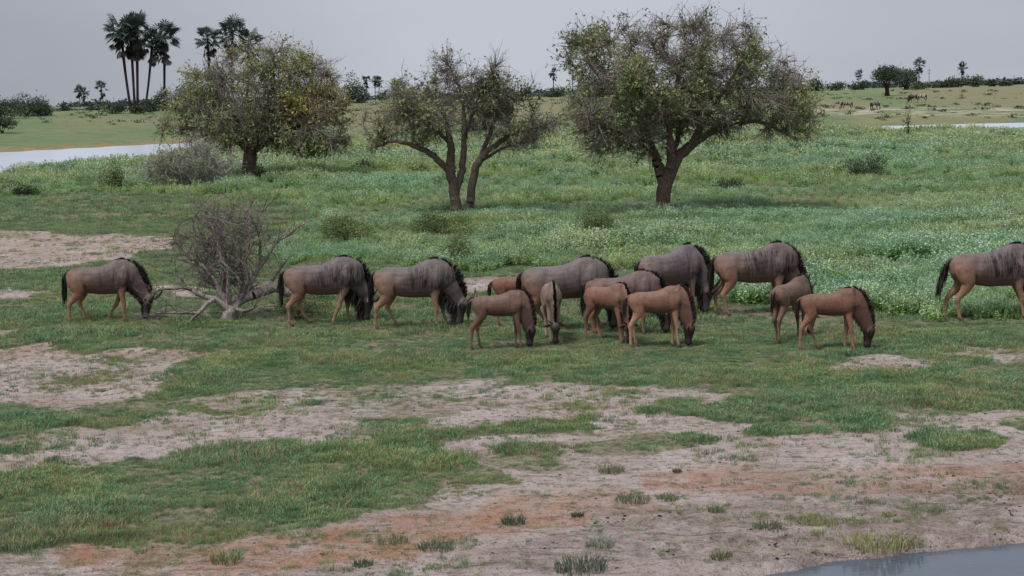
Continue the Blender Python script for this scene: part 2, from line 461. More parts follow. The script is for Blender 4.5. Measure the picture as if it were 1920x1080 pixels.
mudf = mth(nt, 'MULTIPLY', s1.outputs[2], noise(nt, 3.1, 5, .7, pos, .36, .62))
soil = mixc(nt, mudf, soil, (.14, .105, .09))
soil = mixc(nt, noise(nt, 7, 6, .8, pos, .50, .66), soil, (.62, .57, .55), 'MULTIPLY')
soil = mixc(nt, noise(nt, 26, 3, .6, pos, .60, .68), soil, (.40, .36, .34), 'MULTIPLY')
mst = nt.nodes.new('ShaderNodeMapping'); mst.inputs['Scale'].default_value = (.55, 2.2, 1); mst.inputs['Rotation'].default_value = (0, 0, .12); nt.links.new(pos, mst.inputs[0])
soil = mixc(nt, noise(nt, 3.2, 6, .8, mst.outputs[0], .53, .63), soil, (.52, .46, .43), 'MULTIPLY')
soil = mixc(nt, noise(nt, .45, 5, .7, pos, .48, .62), soil, (1.12, 1.12, 1.14), 'MULTIPLY')
soil = mixc(nt, noise(nt, 60, 2, .5, pos, .3, .7), soil, (.82, .82, .82), 'MULTIPLY')
turf = mixc(nt, noise(nt, 1.1, 4, .6, pos, .35, .65), (.15, .155, .09), (.25, .215, .155))
turf = mixc(nt, noise(nt, 9, 3, .6, pos, .45, .65), turf, (.45, .5, .45), 'MULTIPLY')
fgreen = mixc(nt, noise(nt, .05, 5, .65, pos, .38, .62), (.105, .165, .075), (.165, .185, .095))
fgreen = mixc(nt, noise(nt, .4, 6, .8, pos, .46, .62), fgreen, (.62, .70, .60), 'MULTIPLY')
fbrown = mixc(nt, noise(nt, .10, 5, .65, pos, .38, .62), (.225, .165, .115), (.17, .155, .085))
ff = mixc(nt, s2.outputs[1], fgreen, fbrown)
palef = mth(nt, 'MULTIPLY', s2.outputs[2], noise(nt, .22, 5, .7, pos, .48, .60))
ff = mixc(nt, palef, ff, (.42, .37, .32))
ff = mixc(nt, s1.outputs[1], ff, (.33, .18, .12))
av = nt.nodes.new('ShaderNodeMapRange'); nt.links.new(s1.outputs[0], av.inputs[0])
cf = mth(nt, 'ADD', s1.outputs[0], noise(nt, 2.6, 7, .8, pos, .32, .68, -.5, .5))
cm = nt.nodes.new('ShaderNodeMapRange'); nt.links.new(cf, cm.inputs[0]); cm.inputs['From Min'].default_value = .35; cm.inputs['From Max'].default_value = .75
near = mixc(nt, cm.outputs[0], soil, turf)
final = mixc(nt, a1.outputs['Alpha'], near, ff)
nt.links.new(final, b.inputs['Base Color'])
hh = mth(nt, 'ADD', noise(nt, 18, 6, .7, pos), mth(nt, 'MULTIPLY', noise(nt, 4.5, 5, .7, pos), 1.6))
bump(nt, b, hh, 1.0, .06)
go = obj('ground', gm, mt); go['kind'] = 'structure'

# ------------------------------------------------------------------ water
def water_mat(name, col, bs, bd, rough):
    mt, nt, b = material(name, rough)
    g = nt.nodes.new('ShaderNodeNewGeometry')
    mp = nt.nodes.new('ShaderNodeMapping'); mp.inputs['Scale'].default_value = (1, 2.2, 1); nt.links.new(g.outputs['Position'], mp.inputs[0])
    f = noise(nt, bs, 4, .6, mp.outputs[0])
    nt.links.new(mixc(nt, noise(nt, bs * .2, 3, .5, mp.outputs[0]), col, tuple(v * .8 for v in col)), b.inputs['Base Color'])
    b.inputs['IOR'].default_value = 1.33; b.inputs['Specular IOR Level'].default_value = .5
    bump(nt, b, f, .25, bd)
    return mt
px0, py0 = _pond[0]
wm = np_mesh('pond', [(-4, -3, -.10), (14, -3, -.10), (14, 17.8, -.10), (2, 17.8, -.10), (-4, 15, -.10)], None, None)
bmv = [(-4, -3, -.10), (14, -3, -.10), (14, 18.5, -.10), (-4, 18.5, -.10)]
pond = obj('pond_water', np_mesh('pond_water', bmv, [(0, 1, 2, 3)], None), water_mat('pond water', (.065, .085, .115), 4, .02, .07))
pond['kind'] = 'structure'
lv = []; us = np.linspace(-1.2, 1.2, 60)
for u in us:
    a_, b_ = np.interp(u, SH_U, SH_N) - 3, np.interp(u, SH_U, SH_F) + 3
    lv += [(u * a_, a_, -.25), (u * b_, b_, -.25)]
lf = [(2 * i, 2 * i + 2, 2 * i + 3, 2 * i + 1) for i in range(len(us) - 1)]
lake = obj('lake_water', np_mesh('lake_water', lv, lf, None), water_mat('lake water', (.46, .52, .62), 1.2, .012, .22))
lake['kind'] = 'structure'
bpy.data.meshes.remove(wm)

# ------------------------------------------------------------------ ground cover, scattered with geometry nodes
def scatter(name, label, P, idxs, scl, rotz, tilt, templates, cat):
    col = bpy.data.collections.new(name + '_sources')
    for i, (me, mat) in enumerate(templates):
        o = bpy.data.objects.new('%s_source_%02d' % (name, i), me); me.materials.append(mat); col.objects.link(o)
    me = bpy.data.meshes.new(name); n = len(P)
    me.vertices.add(n); me.vertices.foreach_set('co', np.asarray(P, np.float32).ravel())
    a = me.attributes.new('idx', 'INT', 'POINT'); a.data.foreach_set('value', idxs.astype(np.int32))
    a = me.attributes.new('scl', 'FLOAT_VECTOR', 'POINT'); a.data.foreach_set('vector', scl.astype(np.float32).ravel())
    rot = np.stack([tilt[:, 0], tilt[:, 1], rotz], 1)
    a = me.attributes.new('rot', 'FLOAT_VECTOR', 'POINT'); a.data.foreach_set('vector', rot.astype(np.float32).ravel())
    o = obj(name, me); o['kind'] = 'stuff'; o['label'] = label; o['category'] = cat
    ng = bpy.data.node_groups.new(name, 'GeometryNodeTree')
    ng.interface.new_socket('Geometry', in_out='INPUT', socket_type='NodeSocketGeometry')
    ng.interface.new_socket('Geometry', in_out='OUTPUT', socket_type='NodeSocketGeometry')
    gi = ng.nodes.new('NodeGroupInput'); go_ = ng.nodes.new('NodeGroupOutput')
    ci = ng.nodes.new('GeometryNodeCollectionInfo'); ci.inputs['Collection'].default_value = col
    ci.inputs['Separate Children'].default_value = True; ci.inputs['Reset Children'].default_value = True
    ip = ng.nodes.new('GeometryNodeInstanceOnPoints'); ip.inputs['Pick Instance'].default_value = True
    def na(nm, dt):
        q = ng.nodes.new('GeometryNodeInputNamedAttribute'); q.data_type = dt; q.inputs[0].default_value = nm
        return q.outputs[0]
    L = ng.links.new
    L(gi.outputs[0], ip.inputs['Points']); L(ci.outputs[0], ip.inputs['Instance'])
    L(na('idx', 'INT'), ip.inputs['Instance Index']); L(na('rot', 'FLOAT_VECTOR'), ip.inputs['Rotation']); L(na('scl', 'FLOAT_VECTOR'), ip.inputs['Scale'])
    L(ip.outputs[0], go_.inputs[0])
    md = o.modifiers.new('scatter', 'NODES'); md.node_group = ng
    return o
def blades(n, rad, hmin, hmax, w, lean, cols, seed, tip=1.3):
    """a tuft of bent tapering blades"""
    r = np.random.default_rng(seed)
    a = r.uniform(0, 2 * np.pi, n); rr = rad * np.sqrt(r.uniform(0, 1, n))
    bx = np.cos(a) * rr; by = np.sin(a) * rr
    hgt = r.uniform(hmin, hmax, n); la = a + r.normal(0, .9, n); le = r.uniform(.1, 1, n) * lean * hgt
    wa = r.uniform(0, 2 * np.pi, n); wx = np.cos(wa) * w / 2; wy = np.sin(wa) * w / 2
    V = np.zeros((n, 5, 3))
    V[:, 0] = np.stack([bx - wx, by - wy, -.015 + 0 * bx], 1); V[:, 1] = np.stack([bx + wx, by + wy, -.015 + 0 * bx], 1)
    mx_ = bx + np.cos(la) * le * .35; my_ = by + np.sin(la) * le * .35
    V[:, 2] = np.stack([mx_ + wx * .8, my_ + wy * .8, hgt * .6], 1); V[:, 3] = np.stack([mx_ - wx * .8, my_ - wy * .8, hgt * .6], 1)
    V[:, 4] = np.stack([bx + np.cos(la) * le, by + np.sin(la) * le, hgt * (1 - .25 * lean * r.uniform(0, 1, n))], 1)
    base = np.arange(n)[:, None] * 5
    F4 = base + np.array([[0, 1, 2, 3]]); F3 = base + np.array([[3, 2, 4]])
    cc = np.array(cols)[r.integers(0, len(cols), n)] * r.uniform(.75, 1.25, (n, 1))
    c = np.repeat(cc[:, None, :], 5, 1); c[:, 4] *= tip
    return V.reshape(-1, 3), F4, F3, c.reshape(-1, 3)
GREENS = [(.135, .26, .125), (.165, .30, .135), (.18, .275, .135), (.12, .235, .14), (.21, .31, .155)]
DRY = [(.27, .25, .15), (.32, .27, .18), (.22, .22, .12), (.26, .20, .14)]
def tuft(name, n, rad, h0, h1_, w, lean, cols, seed, extra=None):
    A_ = Acc(); A_.add(*blades(n, rad, h0, h1_, w, lean, cols, seed))
    if extra: A_.add(*blades(*extra))
    return A_.mesh(name)
gt = []
for i in range(6):
    gt.append((tuft('tuft', 34, .11, .03, .085, .010, .9, GREENS, 100 + i, (9, .13, .03, .09, .009, 1.8, DRY, 120 + i)), M['grass']))
for i in range(2):
    gt.append((tuft('dry tuft', 26, .10, .04, .13, .007, .8, DRY + GREENS[:2], 140 + i), M['grass']))
def sample(n, y0, y1, um=.40, power=1.0):
    t = rng.uniform(0, 1, n); y = (y0 ** (1 + power) + t * (y1 ** (1 + power) - y0 ** (1 + power))) ** (1 / (1 + power))
    return rng.uniform(-um, um, n) * y, y
xs = []; ys = []; kk = []
for n, y0, y1 in ((125000, 12.5, 30), (120000, 30, 62), (50000, 62, 125)):
    x, y = sample(n, y0, y1)
    c_, f_, r_, m_ = masks(x, y, cov, forb, red, mud)
    patch = fbm(x * 1.1, y * 1.1, 90, 3)
    c_ = np.clip(c_ + (fbm(x * 2.6, y * 2.6, 131, 4) - .5) * 1.0 * sstep(62, 40, y) - .02, 0, 1)
    d_ = c_ * (1 - .75 * f_)
    fine_ = fbm(x * 5.5, y * 5.5, 151, 3)
    dn = np.where(d_ > .45, sstep(.30, 1.0, d_) * (.30 + .70 * sstep(.34, .58, patch + (d_ - .80) * .8)) * (1 - .75 * sstep(.46, .66, fine_) * sstep(50, 25, y)), 0) + np.where(d_ <= .45, d_ * sstep(.5, .62, patch) * 2.0 + .085, 0)
    edge = np.interp(x, _pond[:, 0], _pond[:, 1], left=-50)
    k = (rng.uniform(0, 1, n) < dn) & (y > edge + .35) & (height(x, y, False) > -.12)
    xs.append(x[k]); ys.append(y[k]); kk.append(c_[k])
x = np.concatenate(xs); y = np.concatenate(ys); cc_ = np.concatenate(kk)
z = height(x, y) - .002
n = len(x)
hp = fbm(x * .8, y * .8, 66, 3)
sc_ = (.55 + .70 * sstep(.35, .7, hp)) * rng.uniform(.7, 1.25, n) * np.where(y > 62, 2.0, np.where(y > 30, 1.2, .85)) * (.62 + .38 * sstep(.35, .85, cc_))
idxs = rng.integers(0, 6, n); px_, py_, _z = project(np.stack([x, y, z], 1))
dryp = np.clip(.10 + .35 * sstep(.52, .66, fbm(x * .9, y * .9, 145, 3)) + .55 * (cc_ < .55) + .5 * ((px_ < 520) & (py_ > 985)), 0, .8)
dr = rng.uniform(0, 1, n) < dryp
idxs = np.where(dr, rng.integers(6, 8, n), idxs)
tall = np.where((px_ < 900) & (py_ > 830) & (py_ < 1040), 1.0, .9)
scatter('short_grass', 'short trampled green grass in uneven patches over the sandy ground', np.stack([x, y, z], 1), idxs,
        np.stack([sc_, sc_, sc_ * tall], 1), rng.uniform(0, 6.28, n), rng.normal(0, .12, (n, 2)), gt, 'grass')

# meadow plants
FG = [(.23, .42, .15), (.28, .47, .165), (.20, .37, .155), (.33, .48, .18)]
SEED = [(.34, .48, .38), (.44, .55, .46), (.28, .43, .32), (.55, .62, .56)]
def forb_mesh(seed, hgt=.75, n=16, rad=.28, pale_=1.0):
    r = np.random.default_rng(seed); A_ = Acc()
    for i in range(n):
        a = r.uniform(0, 6.28); q = rad * math.sqrt(r.uniform()); h = hgt * r.uniform(.55, 1.1)
        p0 = np.array([math.cos(a) * q, math.sin(a) * q, -.03]); p1 = p0 + np.array([r.normal(0, .07), r.normal(0, .07), h])
        w = .008; c = np.array(FG[r.integers(0, 4)]) * r.uniform(.6, 1.1)
        s_ = np.array([w, 0, 0]) if r.uniform() < .5 else np.array([0, w, 0])
        A_.add([p0 - s_, p0 + s_, p1 + s_ * .5, p1 - s_ * .5], [(0, 1, 2, 3)], None, c * .8)
        for j in range(7):
            t = r.uniform(.12, .98); p = p0 + (p1 - p0) * t; b_ = r.uniform(0, 6.28); L_ = r.uniform(.07, .16) * (1.15 - .6 * t)
            d = np.array([math.cos(b_), math.sin(b_), r.uniform(-.1, .9)]) * L_; s2_ = np.array([-math.sin(b_), math.cos(b_), 0]) * L_ * .26
            A_.add([p, p + d * .5 + s2_, p + d, p + d * .5 - s2_], [(0, 1, 2, 3)], None, np.array(FG[r.integers(0, 4)]) * r.uniform(.7, 1.3))
        if r.uniform() < .85:
            for j in range(5):
                p = p1 + r.normal(0, .018, 3) + np.array([0, 0, -.03 * j]); s = r.uniform(.014, .032)
                e1 = r.normal(0, 1, 3); e1 /= np.linalg.norm(e1); e2 = np.cross(e1, r.normal(0, 1, 3)); e2 /= np.linalg.norm(e2)
                A_.add([p - e1 * s, p - e2 * s, p + e1 * s, p + e2 * s], [(0, 1, 2, 3)], None, np.array(SEED[r.integers(0, 4)]) * pale_ * r.uniform(.8, 1.15))
    return A_.mesh('plant')
ft = [(forb_mesh(200 + i), M['forb']) for i in range(6)] + [(forb_mesh(230 + i, .6, 20, .3, .55), M['forb']) for i in range(3)]
xs = []; ys = []; fs = []
for n, y0, y1, um in ((34000, 30, 62, .42), (46000, 62, 172, .40)):
    x, y = sample(n, y0, y1, um, .8)
    f_, c_ = masks(x, y, forb, cov)
    gap = fbm(x * .35, y * .35, 12, 3)
    sn = np.interp(x / y, SH_U, SH_N)
    k = (rng.uniform(0, 1, n) < f_ * sstep(.2, .45, gap + .12)) & (f_ > .35) & (y < sn + .5)
    xs.append(x[k]); ys.append(y[k]); fs.append(gap[k])
x = np.concatenate(xs); y = np.concatenate(ys); gp = np.concatenate(fs); n = len(x); z = height(x, y)
s = rng.uniform(.6, 1.1, n) * np.interp(y, [30, 46, 54, 66, 110], [.62, .60, .42, .46, .95]) * (.65 + .7 * sstep(.35, .7, gp))
wd = 1.25 + .5 * sstep(60, 130, y)
scatter('flowering_meadow', 'tall green seeding weeds covering the meadow around and behind the trees', np.stack([x, y, z], 1),
        np.where(rng.uniform(0, 1, n) < .55 + .4 * (vnoise(x / 12, y / 9, 8) - .5), rng.integers(0, 6, n), rng.integers(6, 9, n)),
        np.stack([s * wd, s * wd, s], 1), rng.uniform(0, 6.28, n), rng.normal(0, .06, (n, 2)), ft, 'meadow')

# far tussocks on the other shore
def clump(seed, cols):
    r = np.random.default_rng(seed); A_ = Acc()
    for i in range(60):
        p = r.normal(0, 1, 3) * np.array([.45, .3, .16]) + np.array([0, 0, .2]); s = r.uniform(.06, .14)
        e1 = r.normal(0, 1, 3); e1 /= np.linalg.norm(e1); e2 = np.cross(e1, r.normal(0, 1, 3)); e2 /= np.linalg.norm(e2)
        A_.add([p - e1 * s, p - e2 * s, p + e1 * s, p + e2 * s], [(0, 1, 2, 3)], None, np.array(cols[r.integers(0, len(cols))]) * r.uniform(.6, 1.2))
    return A_.mesh('tussock')
tt = [(clump(300 + i, [(.05, .075, .035), (.07, .10, .045)]), M['farleaf']) for i in range(3)]
n = 1500
x, y = sample(n, 195, 420, .36, .4)
k = fbm(x / 30, y / 25, 14, 2) > .45
x = x[k]; y = y[k]; n = len(x); s = rng.uniform(.25, .95, n) ** 1.5
scatter('far_tussocks', 'low dark tussocks dotting the fields across the water', np.stack([x, y, height(x, y, False)], 1), rng.integers(0, 3, n),
        np.stack([s * 1.5, s * 1.2, s], 1), rng.uniform(0, 6.28, n), rng.normal(0, .05, (n, 2)), tt, 'tussocks')

tw_ = []
for i in range(3):
    r = np.random.default_rng(370 + i); A_ = Acc()
    for q in range(90):
        p = r.normal(0, 1, 3) * np.array([2.2, 1.0, .8]) + np.array([0, 0, 1.6]); p[2] = max(p[2], .1); s = r.uniform(.35, .8)
        e1 = r.normal(0, 1, 3); e1 /= np.linalg.norm(e1); e2 = np.cross(e1, r.normal(0, 1, 3)); e2 /= np.linalg.norm(e2)
        A_.add([p - e1 * s, p - e2 * s, p + e1 * s, p + e2 * s], [(0, 1, 2, 3)], None, np.array((.050, .075, .072)) * r.uniform(.7, 1.3))
    tw_.append((A_.mesh('distant trees'), M['farleaf']))
n = 900; y = rng.uniform(850, 1300, n); x = rng.uniform(-.42, .42, n) * y
k = fbm(x / 55, y / 400, 71, 3) > np.where(x / y < 0, .50, .55); x = x[k]; y = y[k]; n = len(x)
s = rng.uniform(.5, 1.25, n)
scatter('distant_wood', 'thin dark line of distant trees and scrub along the horizon', np.stack([x, y, height(x, y, False)], 1), rng.integers(0, 3, n),
        np.stack([s * 1.5, s, s], 1), rng.uniform(0, 6.28, n), rng.normal(0, .03, (n, 2)), tw_, 'distant wood')

# clods and droppings on the bare ground
def clod(seed):
    r = np.random.default_rng(seed)
    ph = np.linspace(0, np.pi * 2, 7)[:-1]; V = [(0, 0, .55)]
    for zz, rr in ((.4, .7), (.1, 1.0), (-.25, .9)):
        for p in ph: q = rr * r.uniform(.75, 1.2); V.append((math.cos(p) * q, math.sin(p) * q, zz + r.normal(0, .06)))
    F3 = [(0, 1 + i, 1 + (i + 1) % 6) for i in range(6)]; F4 = [(1 + 6 * k_ + i, 7 + 6 * k_ + i, 7 + 6 * k_ + (i + 1) % 6, 1 + 6 * k_ + (i + 1) % 6) for k_ in range(2) for i in range(6)]
    A_ = Acc(); A_.add(np.array(V), F4, F3, np.array([(.13, .10, .085), (.20, .15, .125), (.09, .075, .065)][seed % 3])); return A_.mesh('clod')
ct = [(clod(i), M['bark']) for i in range(6)]
x, y = sample(26000, 12.5, 46)
c_, m_ = masks(x, y, cov, mud)
k = rng.uniform(0, 1, len(x)) < np.clip((1 - c_) * (.10 + .8 * m_) * sstep(.4, .62, fbm(x * 1.5, y * 1.5, 44, 3)) * 1.6, 0, 1)
x = x[k]; y = y[k]; n = len(x); s = np.minimum(np.exp(rng.normal(-4.75, .5, n)), .018) * (1 + .02 * y)
scatter('soil_clods', 'dark clods and droppings strewn on the bare soil', np.stack([x, y, height(x, y) + s * .1], 1), rng.integers(0, 6, n),
        np.stack([s, s, s * .6], 1), rng.uniform(0, 6.28, n), rng.normal(0, .2, (n, 2)), ct, 'clods')
# ------------------------------------------------------------------ animals
def catmull(S, n):
    S = np.asarray(S, float); K = len(S)
    P = np.vstack([2 * S[0] - S[1], S, 2 * S[-1] - S[-2]])
    out = []
    for i in range(K - 1):
        p0, p1, p2, p3 = P[i:i + 4]
        for t in np.linspace(0, 1, n, endpoint=False):
            out.append(.5 * ((2 * p1) + (-p0 + p2) * t + (2 * p0 - 5 * p1 + 4 * p2 - p3) * t * t + (-p0 + 3 * p1 - 3 * p2 + p3) * t ** 3))
    out.append(S[-1]); return np.array(out)
def loft(S, nsub=5, nseg=16, lat=(0, 1, 0), egg=0.0, warp=None):
    """closed tube through stations (x, y, z, in-plane radius, lateral radius[, egg])"""
    S = np.asarray(S, float)
    if S.shape[1] == 5: S = np.hstack([S, np.full((len(S), 1), egg)])
    T = catmull(S, nsub); c = T[:, :3]; tan = np.gradient(c, axis=0); tan /= np.linalg.norm(tan, axis=1)[:, None] + 1e-9
    lat = np.array(lat, float)
    L_ = lat[None] - (tan @ lat)[:, None] * tan; L_ /= np.linalg.norm(L_, axis=1)[:, None]
    Nn = np.cross(tan, L_)
    th = np.linspace(0, 2 * np.pi, nseg, endpoint=False)
    a = np.maximum(T[:, 3], .002)[:, None]; bb = np.maximum(T[:, 4], .002)[:, None]; e = T[:, 5][:, None]
    sn_ = np.sin(th)[None]; cs = np.cos(th)[None]
    w = cs * bb * (1 - e * sn_); h = sn_ * a
    V = c[:, None, :] + L_[:, None, :] * w[..., None] + Nn[:, None, :] * h[..., None]
    m_, k_ = V.shape[:2]; V = V.reshape(-1, 3)
    I = np.arange(m_ * k_).reshape(m_, k_)
    F4 = np.stack([I[:-1], np.roll(I[:-1], -1, 1), np.roll(I[1:], -1, 1), I[1:]], -1).reshape(-1, 4)
    V = np.vstack([V, c[0] - tan[0] * T[0, 3] * .25, c[-1] + tan[-1] * T[-1, 3] * .25])
    F3 = [(m_ * k_, I[0, (j + 1) % k_], I[0, j]) for j in range(k_)] + [(m_ * k_ + 1, I[-1, j], I[-1, (j + 1) % k_]) for j in range(k_)]
    if warp: V = warp(V)
    return V, F4, np.array(F3), c, T
def strands(P, D, L_, w, seed, col, droop=.3, segs=2):
    """tapering hairs from roots P in direction D"""
    r = np.random.default_rng(seed); n = len(P); D = D / (np.linalg.norm(D, axis=1)[:, None] + 1e-9)
    side = np.cross(D, r.normal(0, 1, (n, 3))); side /= np.linalg.norm(side, axis=1)[:, None] + 1e-9
    Lc = L_[:, None]; mid = P + D * Lc * .55 + np.array([0, 0, -1]) * Lc * droop * .15
    tip = P + D * Lc + np.array([0, 0, -1]) * Lc * droop
    V = np.stack([P - side * w, P + side * w, mid + side * w * .7, mid - side * w * .7, tip], 1)
    base = np.arange(n)[:, None] * 5
    c = np.array(col)[None] * r.uniform(.6, 1.5, (n, 1)); c = np.repeat(c[:, None], 5, 1)
    return V.reshape(-1, 3), base + np.array([[0, 1, 2, 3]]), base + np.array([[3, 2, 4]]), c.reshape(-1, 3)

def animal(name, label, cat, foot, yaw=0.0, kind='adult', size=1.0, feet=((0, 0), (0, 0), (0, 0), (0, 0)), neck=1.0, bend=0.0, tone=(1, 1, 1),
           tan=.5, stripes=1.0, headup=0.0, seed=0, group=None, tail_sw=0.0, pale=0.0, beard=1.0, pivot=.72, lod=1.0):
    """feet: fore-aft offsets of (near fore, far fore, near hind, far hind) as (dx, lift); x forward, y left"""
    r = np.random.default_rng(seed + 5000)
    calf = kind == 'calf'; zeb = kind == 'zebra'
    XS = .63 if calf else 1.0
    LEG = .93 if calf else 1.0
    YS = .56 if calf else 1.0
    def mx(S):       # trunk and legs
        S = np.array(S, float)
        if calf:
            z = S[:, 2].copy()
            S[:, 2] = np.where(z < .62, z * LEG, .62 * LEG + (z - .62) * .62)
            S[:, 0] *= XS
        return S
    trunk = [(-.03, 0, 1.03, .07, .06, 0), (.02, 0, 1.02, .15, .12, 0), (.12, 0, .985, .225, .185, .05), (.28, 0, .955, .268, .210, .05), (.50, 0, .928, .292, .222, -.05), (.72, 0, .922, .315, .232, 0),
             (.92, 0, .948, .340, .225, .12), (1.10, 0, .985, .385, .215, .30), (1.24, 0, 1.005, .375, .185, .36), (1.36, 0, .985, .315, .155, .32), (1.46, 0, .93, .22, .125, .15), (1.53, 0, .89, .12, .085, 0)]
    if zeb:
        trunk = [(x_, y_, (.97 if x_ > .1 else z_), min(a_, .29), b_, .05) for x_, y_, z_, a_, b_, e_ in trunk]
    T = mx(trunk)
    if calf:
        T[:, 3] *= .60; T[:, 4] *= .66
        T[:, 2] += .000
    # neck and head
    hz = headup; nx = neck
    Nk = [(1.14, 0, 1.10, .24, .13), (1.30, 0, 1.01, .24, .125), (1.44, 0, .88, .205, .105), (1.57, 0, .73, .165, .092), (1.68, 0, .585, .135, .085), (1.745, 0, .49, .115, .082)]
    Hd = [(1.745, 0, .545, .055, .05), (1.77, 0, .50, .10, .080), (1.775, 0, .42, .112, .092), (1.762, 0, .34, .100, .082), (1.742, 0, .25, .082, .062), (1.722, 0, .165, .072, .056), (1.706, 0, .095, .078, .068), (1.696, 0, .045, .068, .066), (1.690, 0, .012, .035, .04)]
    Nk = np.array(Nk); Hd = np.array(Hd)
    if zeb: Nk[:, 3] *= .8
    if calf:
        k0 = .88 / 1.10
        for A_ in (Nk, Hd):
            A_[:, 0] = .84 * XS / .63 * 1.0 * (1.14 * .63 / .84) + (A_[:, 0] - 1.14) * .62 * nx
            A_[:, 2] = A_[:, 2] * .815
            A_[:, 3] *= .74; A_[:, 4] *= .74
        Hd[:, 2] = Hd[0, 2] + (Hd[:, 2] - Hd[0, 2]) * .84 + .0
        Hd[:, 3:5] *= 1.10; Nk[:, 3] *= 1.12
        dz = -(Hd[-1, 2] - .05)
        for A_ in (Nk, Hd):
            f_ = sstep(.9 * .815, .5 * .815, A_[:, 2]); A_[:, 2] += dz * f_
    else:
        Nk[:, 0] = 1.14 + (Nk[:, 0] - 1.14) * nx; Hd[:, 0] = 1.14 + (Hd[:, 0] - 1.14) * nx
        Hd[:, 2] += .035; Nk[:, 2] += .02; Hd[:, 3:5] *= 1.14; Nk[:, 3] *= 1.06
    x0 = Nk[0, 0]; xl = Hd[:, 0].max() - x0
    if hz:
        for A_ in (Nk, Hd):
            A_[:, 2] += hz * sstep(x0, x0 + xl * .8, A_[:, 0])
    def warp(V):
        V = np.array(V, float)
        if bend:
            t = np.clip((V[:, 0] - x0) / xl, 0, 1.2); a_ = bend * t ** 1.2
            dx, dy = V[:, 0] - x0, V[:, 1]
            V[:, 0] = np.where(V[:, 0] > x0, x0 + dx * np.cos(a_) - dy * np.sin(a_), V[:, 0])
            V[:, 1] = np.where(dx > 0, dx * np.sin(a_) + dy * np.cos(a_), dy)
        return V
    lofts = []; parts = []
    def add(S, tag_, warp_=None, **k):
        V, q4, q3, c, TT = loft(S, warp=warp_, **k)
        lofts.append((V, q4, q3)); cc = warp_(c) if warp_ else c
        parts.append((tag_, cc, (TT[:, 3] + TT[:, 4]) / 2, np.linspace(0, 1, len(c))))
    add(T, 0, nseg=20)
    for sy in (-1, 1):
        S_ = mx([(1.26, sy * .085 * (YS + .06 * calf), 1.24, .06, .03), (1.24, sy * .125 * YS, 1.12, .13, .05), (1.22, sy * .165 * YS, .98, .14, .062), (1.20, sy * .175 * YS, .86, .10, .055), (1.19, sy * .16 * YS, .76, .05, .03)])
        if calf: S_[:, 3:5] *= .62
        add(S_, 0, nseg=10)
    _ = 0; add(Nk, 1, warp, nseg=16, egg=.1); add(Hd, 2, warp, nseg=16)
    legw = .80 if calf else 1.0
    hooves = []
    for li, (dx, lift) in enumerate(feet):
        fore = li < 2; sy = -1 if li % 2 == 0 else 1     # near side is the animal's right: facing +x seen from -y
        if fore:
            J = [(1.20, .085, 1.02, .15, .055), (1.20, .125, .86, .125, .070), (1.18, .13, .72, .098, .068), (1.175, .125, .58, .066, .055), (1.19, .12, .44, .050, .045), (1.195, .115, .37, .050, .044), (1.185, .112, .28, .033, .030),
                 (1.185, .11, .14, .031, .029), (1.19, .11, .095, .038, .035), (1.205, .11, .05, .028, .028), (1.215, .11, .02, .032, .030)]
            w_ = [0, 0, .06, .22, .42, .52, .66, .88, .94, .98, 1]; ytr = .13
        else:
            J = [(.18, .10, 1.08, .15, .08), (.20, .140, .95, .205, .105), (.24, .155, .80, .180, .100), (.25, .15, .68, .130, .080), (.19, .14, .56, .084, .058), (.11, .13, .46, .060, .046), (.085, .13, .41, .056, .043), (.10, .128, .31, .037, .032),
                 (.125, .125, .15, .033, .030), (.135, .125, .10, .039, .035), (.165, .125, .05, .029, .028), (.175, .125, .02, .033, .030)]
            w_ = [0, 0, .06, .16, .30, .44, .5, .66, .88, .94, .98, 1]; ytr = .14
        J = np.array(J); J[:, 1] *= sy * YS
        J = mx(J)
        if calf:
            J[:3, 3:5] *= .68; J[3:, 3:5] *= .76
        J[:, 0] += np.array(w_) * dx * XS * 1.0
        wz = np.array(w_); J[:, 2] += lift * np.maximum(wz - .1, 0)
        if abs(dx) > .12: J[:, 2] = J[:, 2] - .0
        add(J, 3 if fore else 4, nseg=10, nsub=4)
        e = J[-1]; d = .8 if calf else 1.0
        hooves.append([(e[0] - .004, e[1], e[2] + .035, .030 * d, .028 * d), (e[0] + .006, e[1], e[2] + .01, .036 * d, .032 * d), (e[0] + .016, e[1], e[2] - .022, .044 * d, .037 * d)])
    # join and remesh into one skin
    A_ = Acc()
    for V, q4, q3 in lofts: A_.add(V, q4, q3)
    raw = A_.mesh('raw')
    tmp = bpy.data.objects.new('raw', raw); C.objects.link(tmp)
    md = tmp.modifiers.new('r', 'REMESH'); md.mode = 'VOXEL'; md.voxel_size = (.0115 if calf else .0150) * lod
    ms = tmp.modifiers.new('s', 'SMOOTH'); ms.factor = .5; ms.iterations = 5 if calf else 6
    dg = bpy.context.evaluated_depsgraph_get(); dg.update()
    body = bpy.data.meshes.new_from_object(tmp.evaluated_get(dg))
    bpy.data.objects.remove(tmp); bpy.data.meshes.remove(raw)
    nv = len(body.vertices); V = np.zeros(nv * 3, np.float32); body.vertices.foreach_get('co', V); V = V.reshape(-1, 3).astype(float)
    # anatomy relief: ribs, shoulder crease, flank hollow
    body.update(); NV = np.zeros(nv * 3, np.float32); body.vertices.foreach_get('normal', NV); NV = NV.reshape(-1, 3)
    xr_ = V[:, 0] / XS; zr_ = np.where(V[:, 2] < .62 * LEG, V[:, 2] / LEG, .62 + (V[:, 2] - .62 * LEG) / .62) if calf else V[:, 2]
    g_ = lambda cx, cz, sx_, sz_: np.exp(-((xr_ - cx) / sx_) ** 2 - ((zr_ - cz) / sz_) ** 2) * (np.abs(V[:, 1]) > .05)
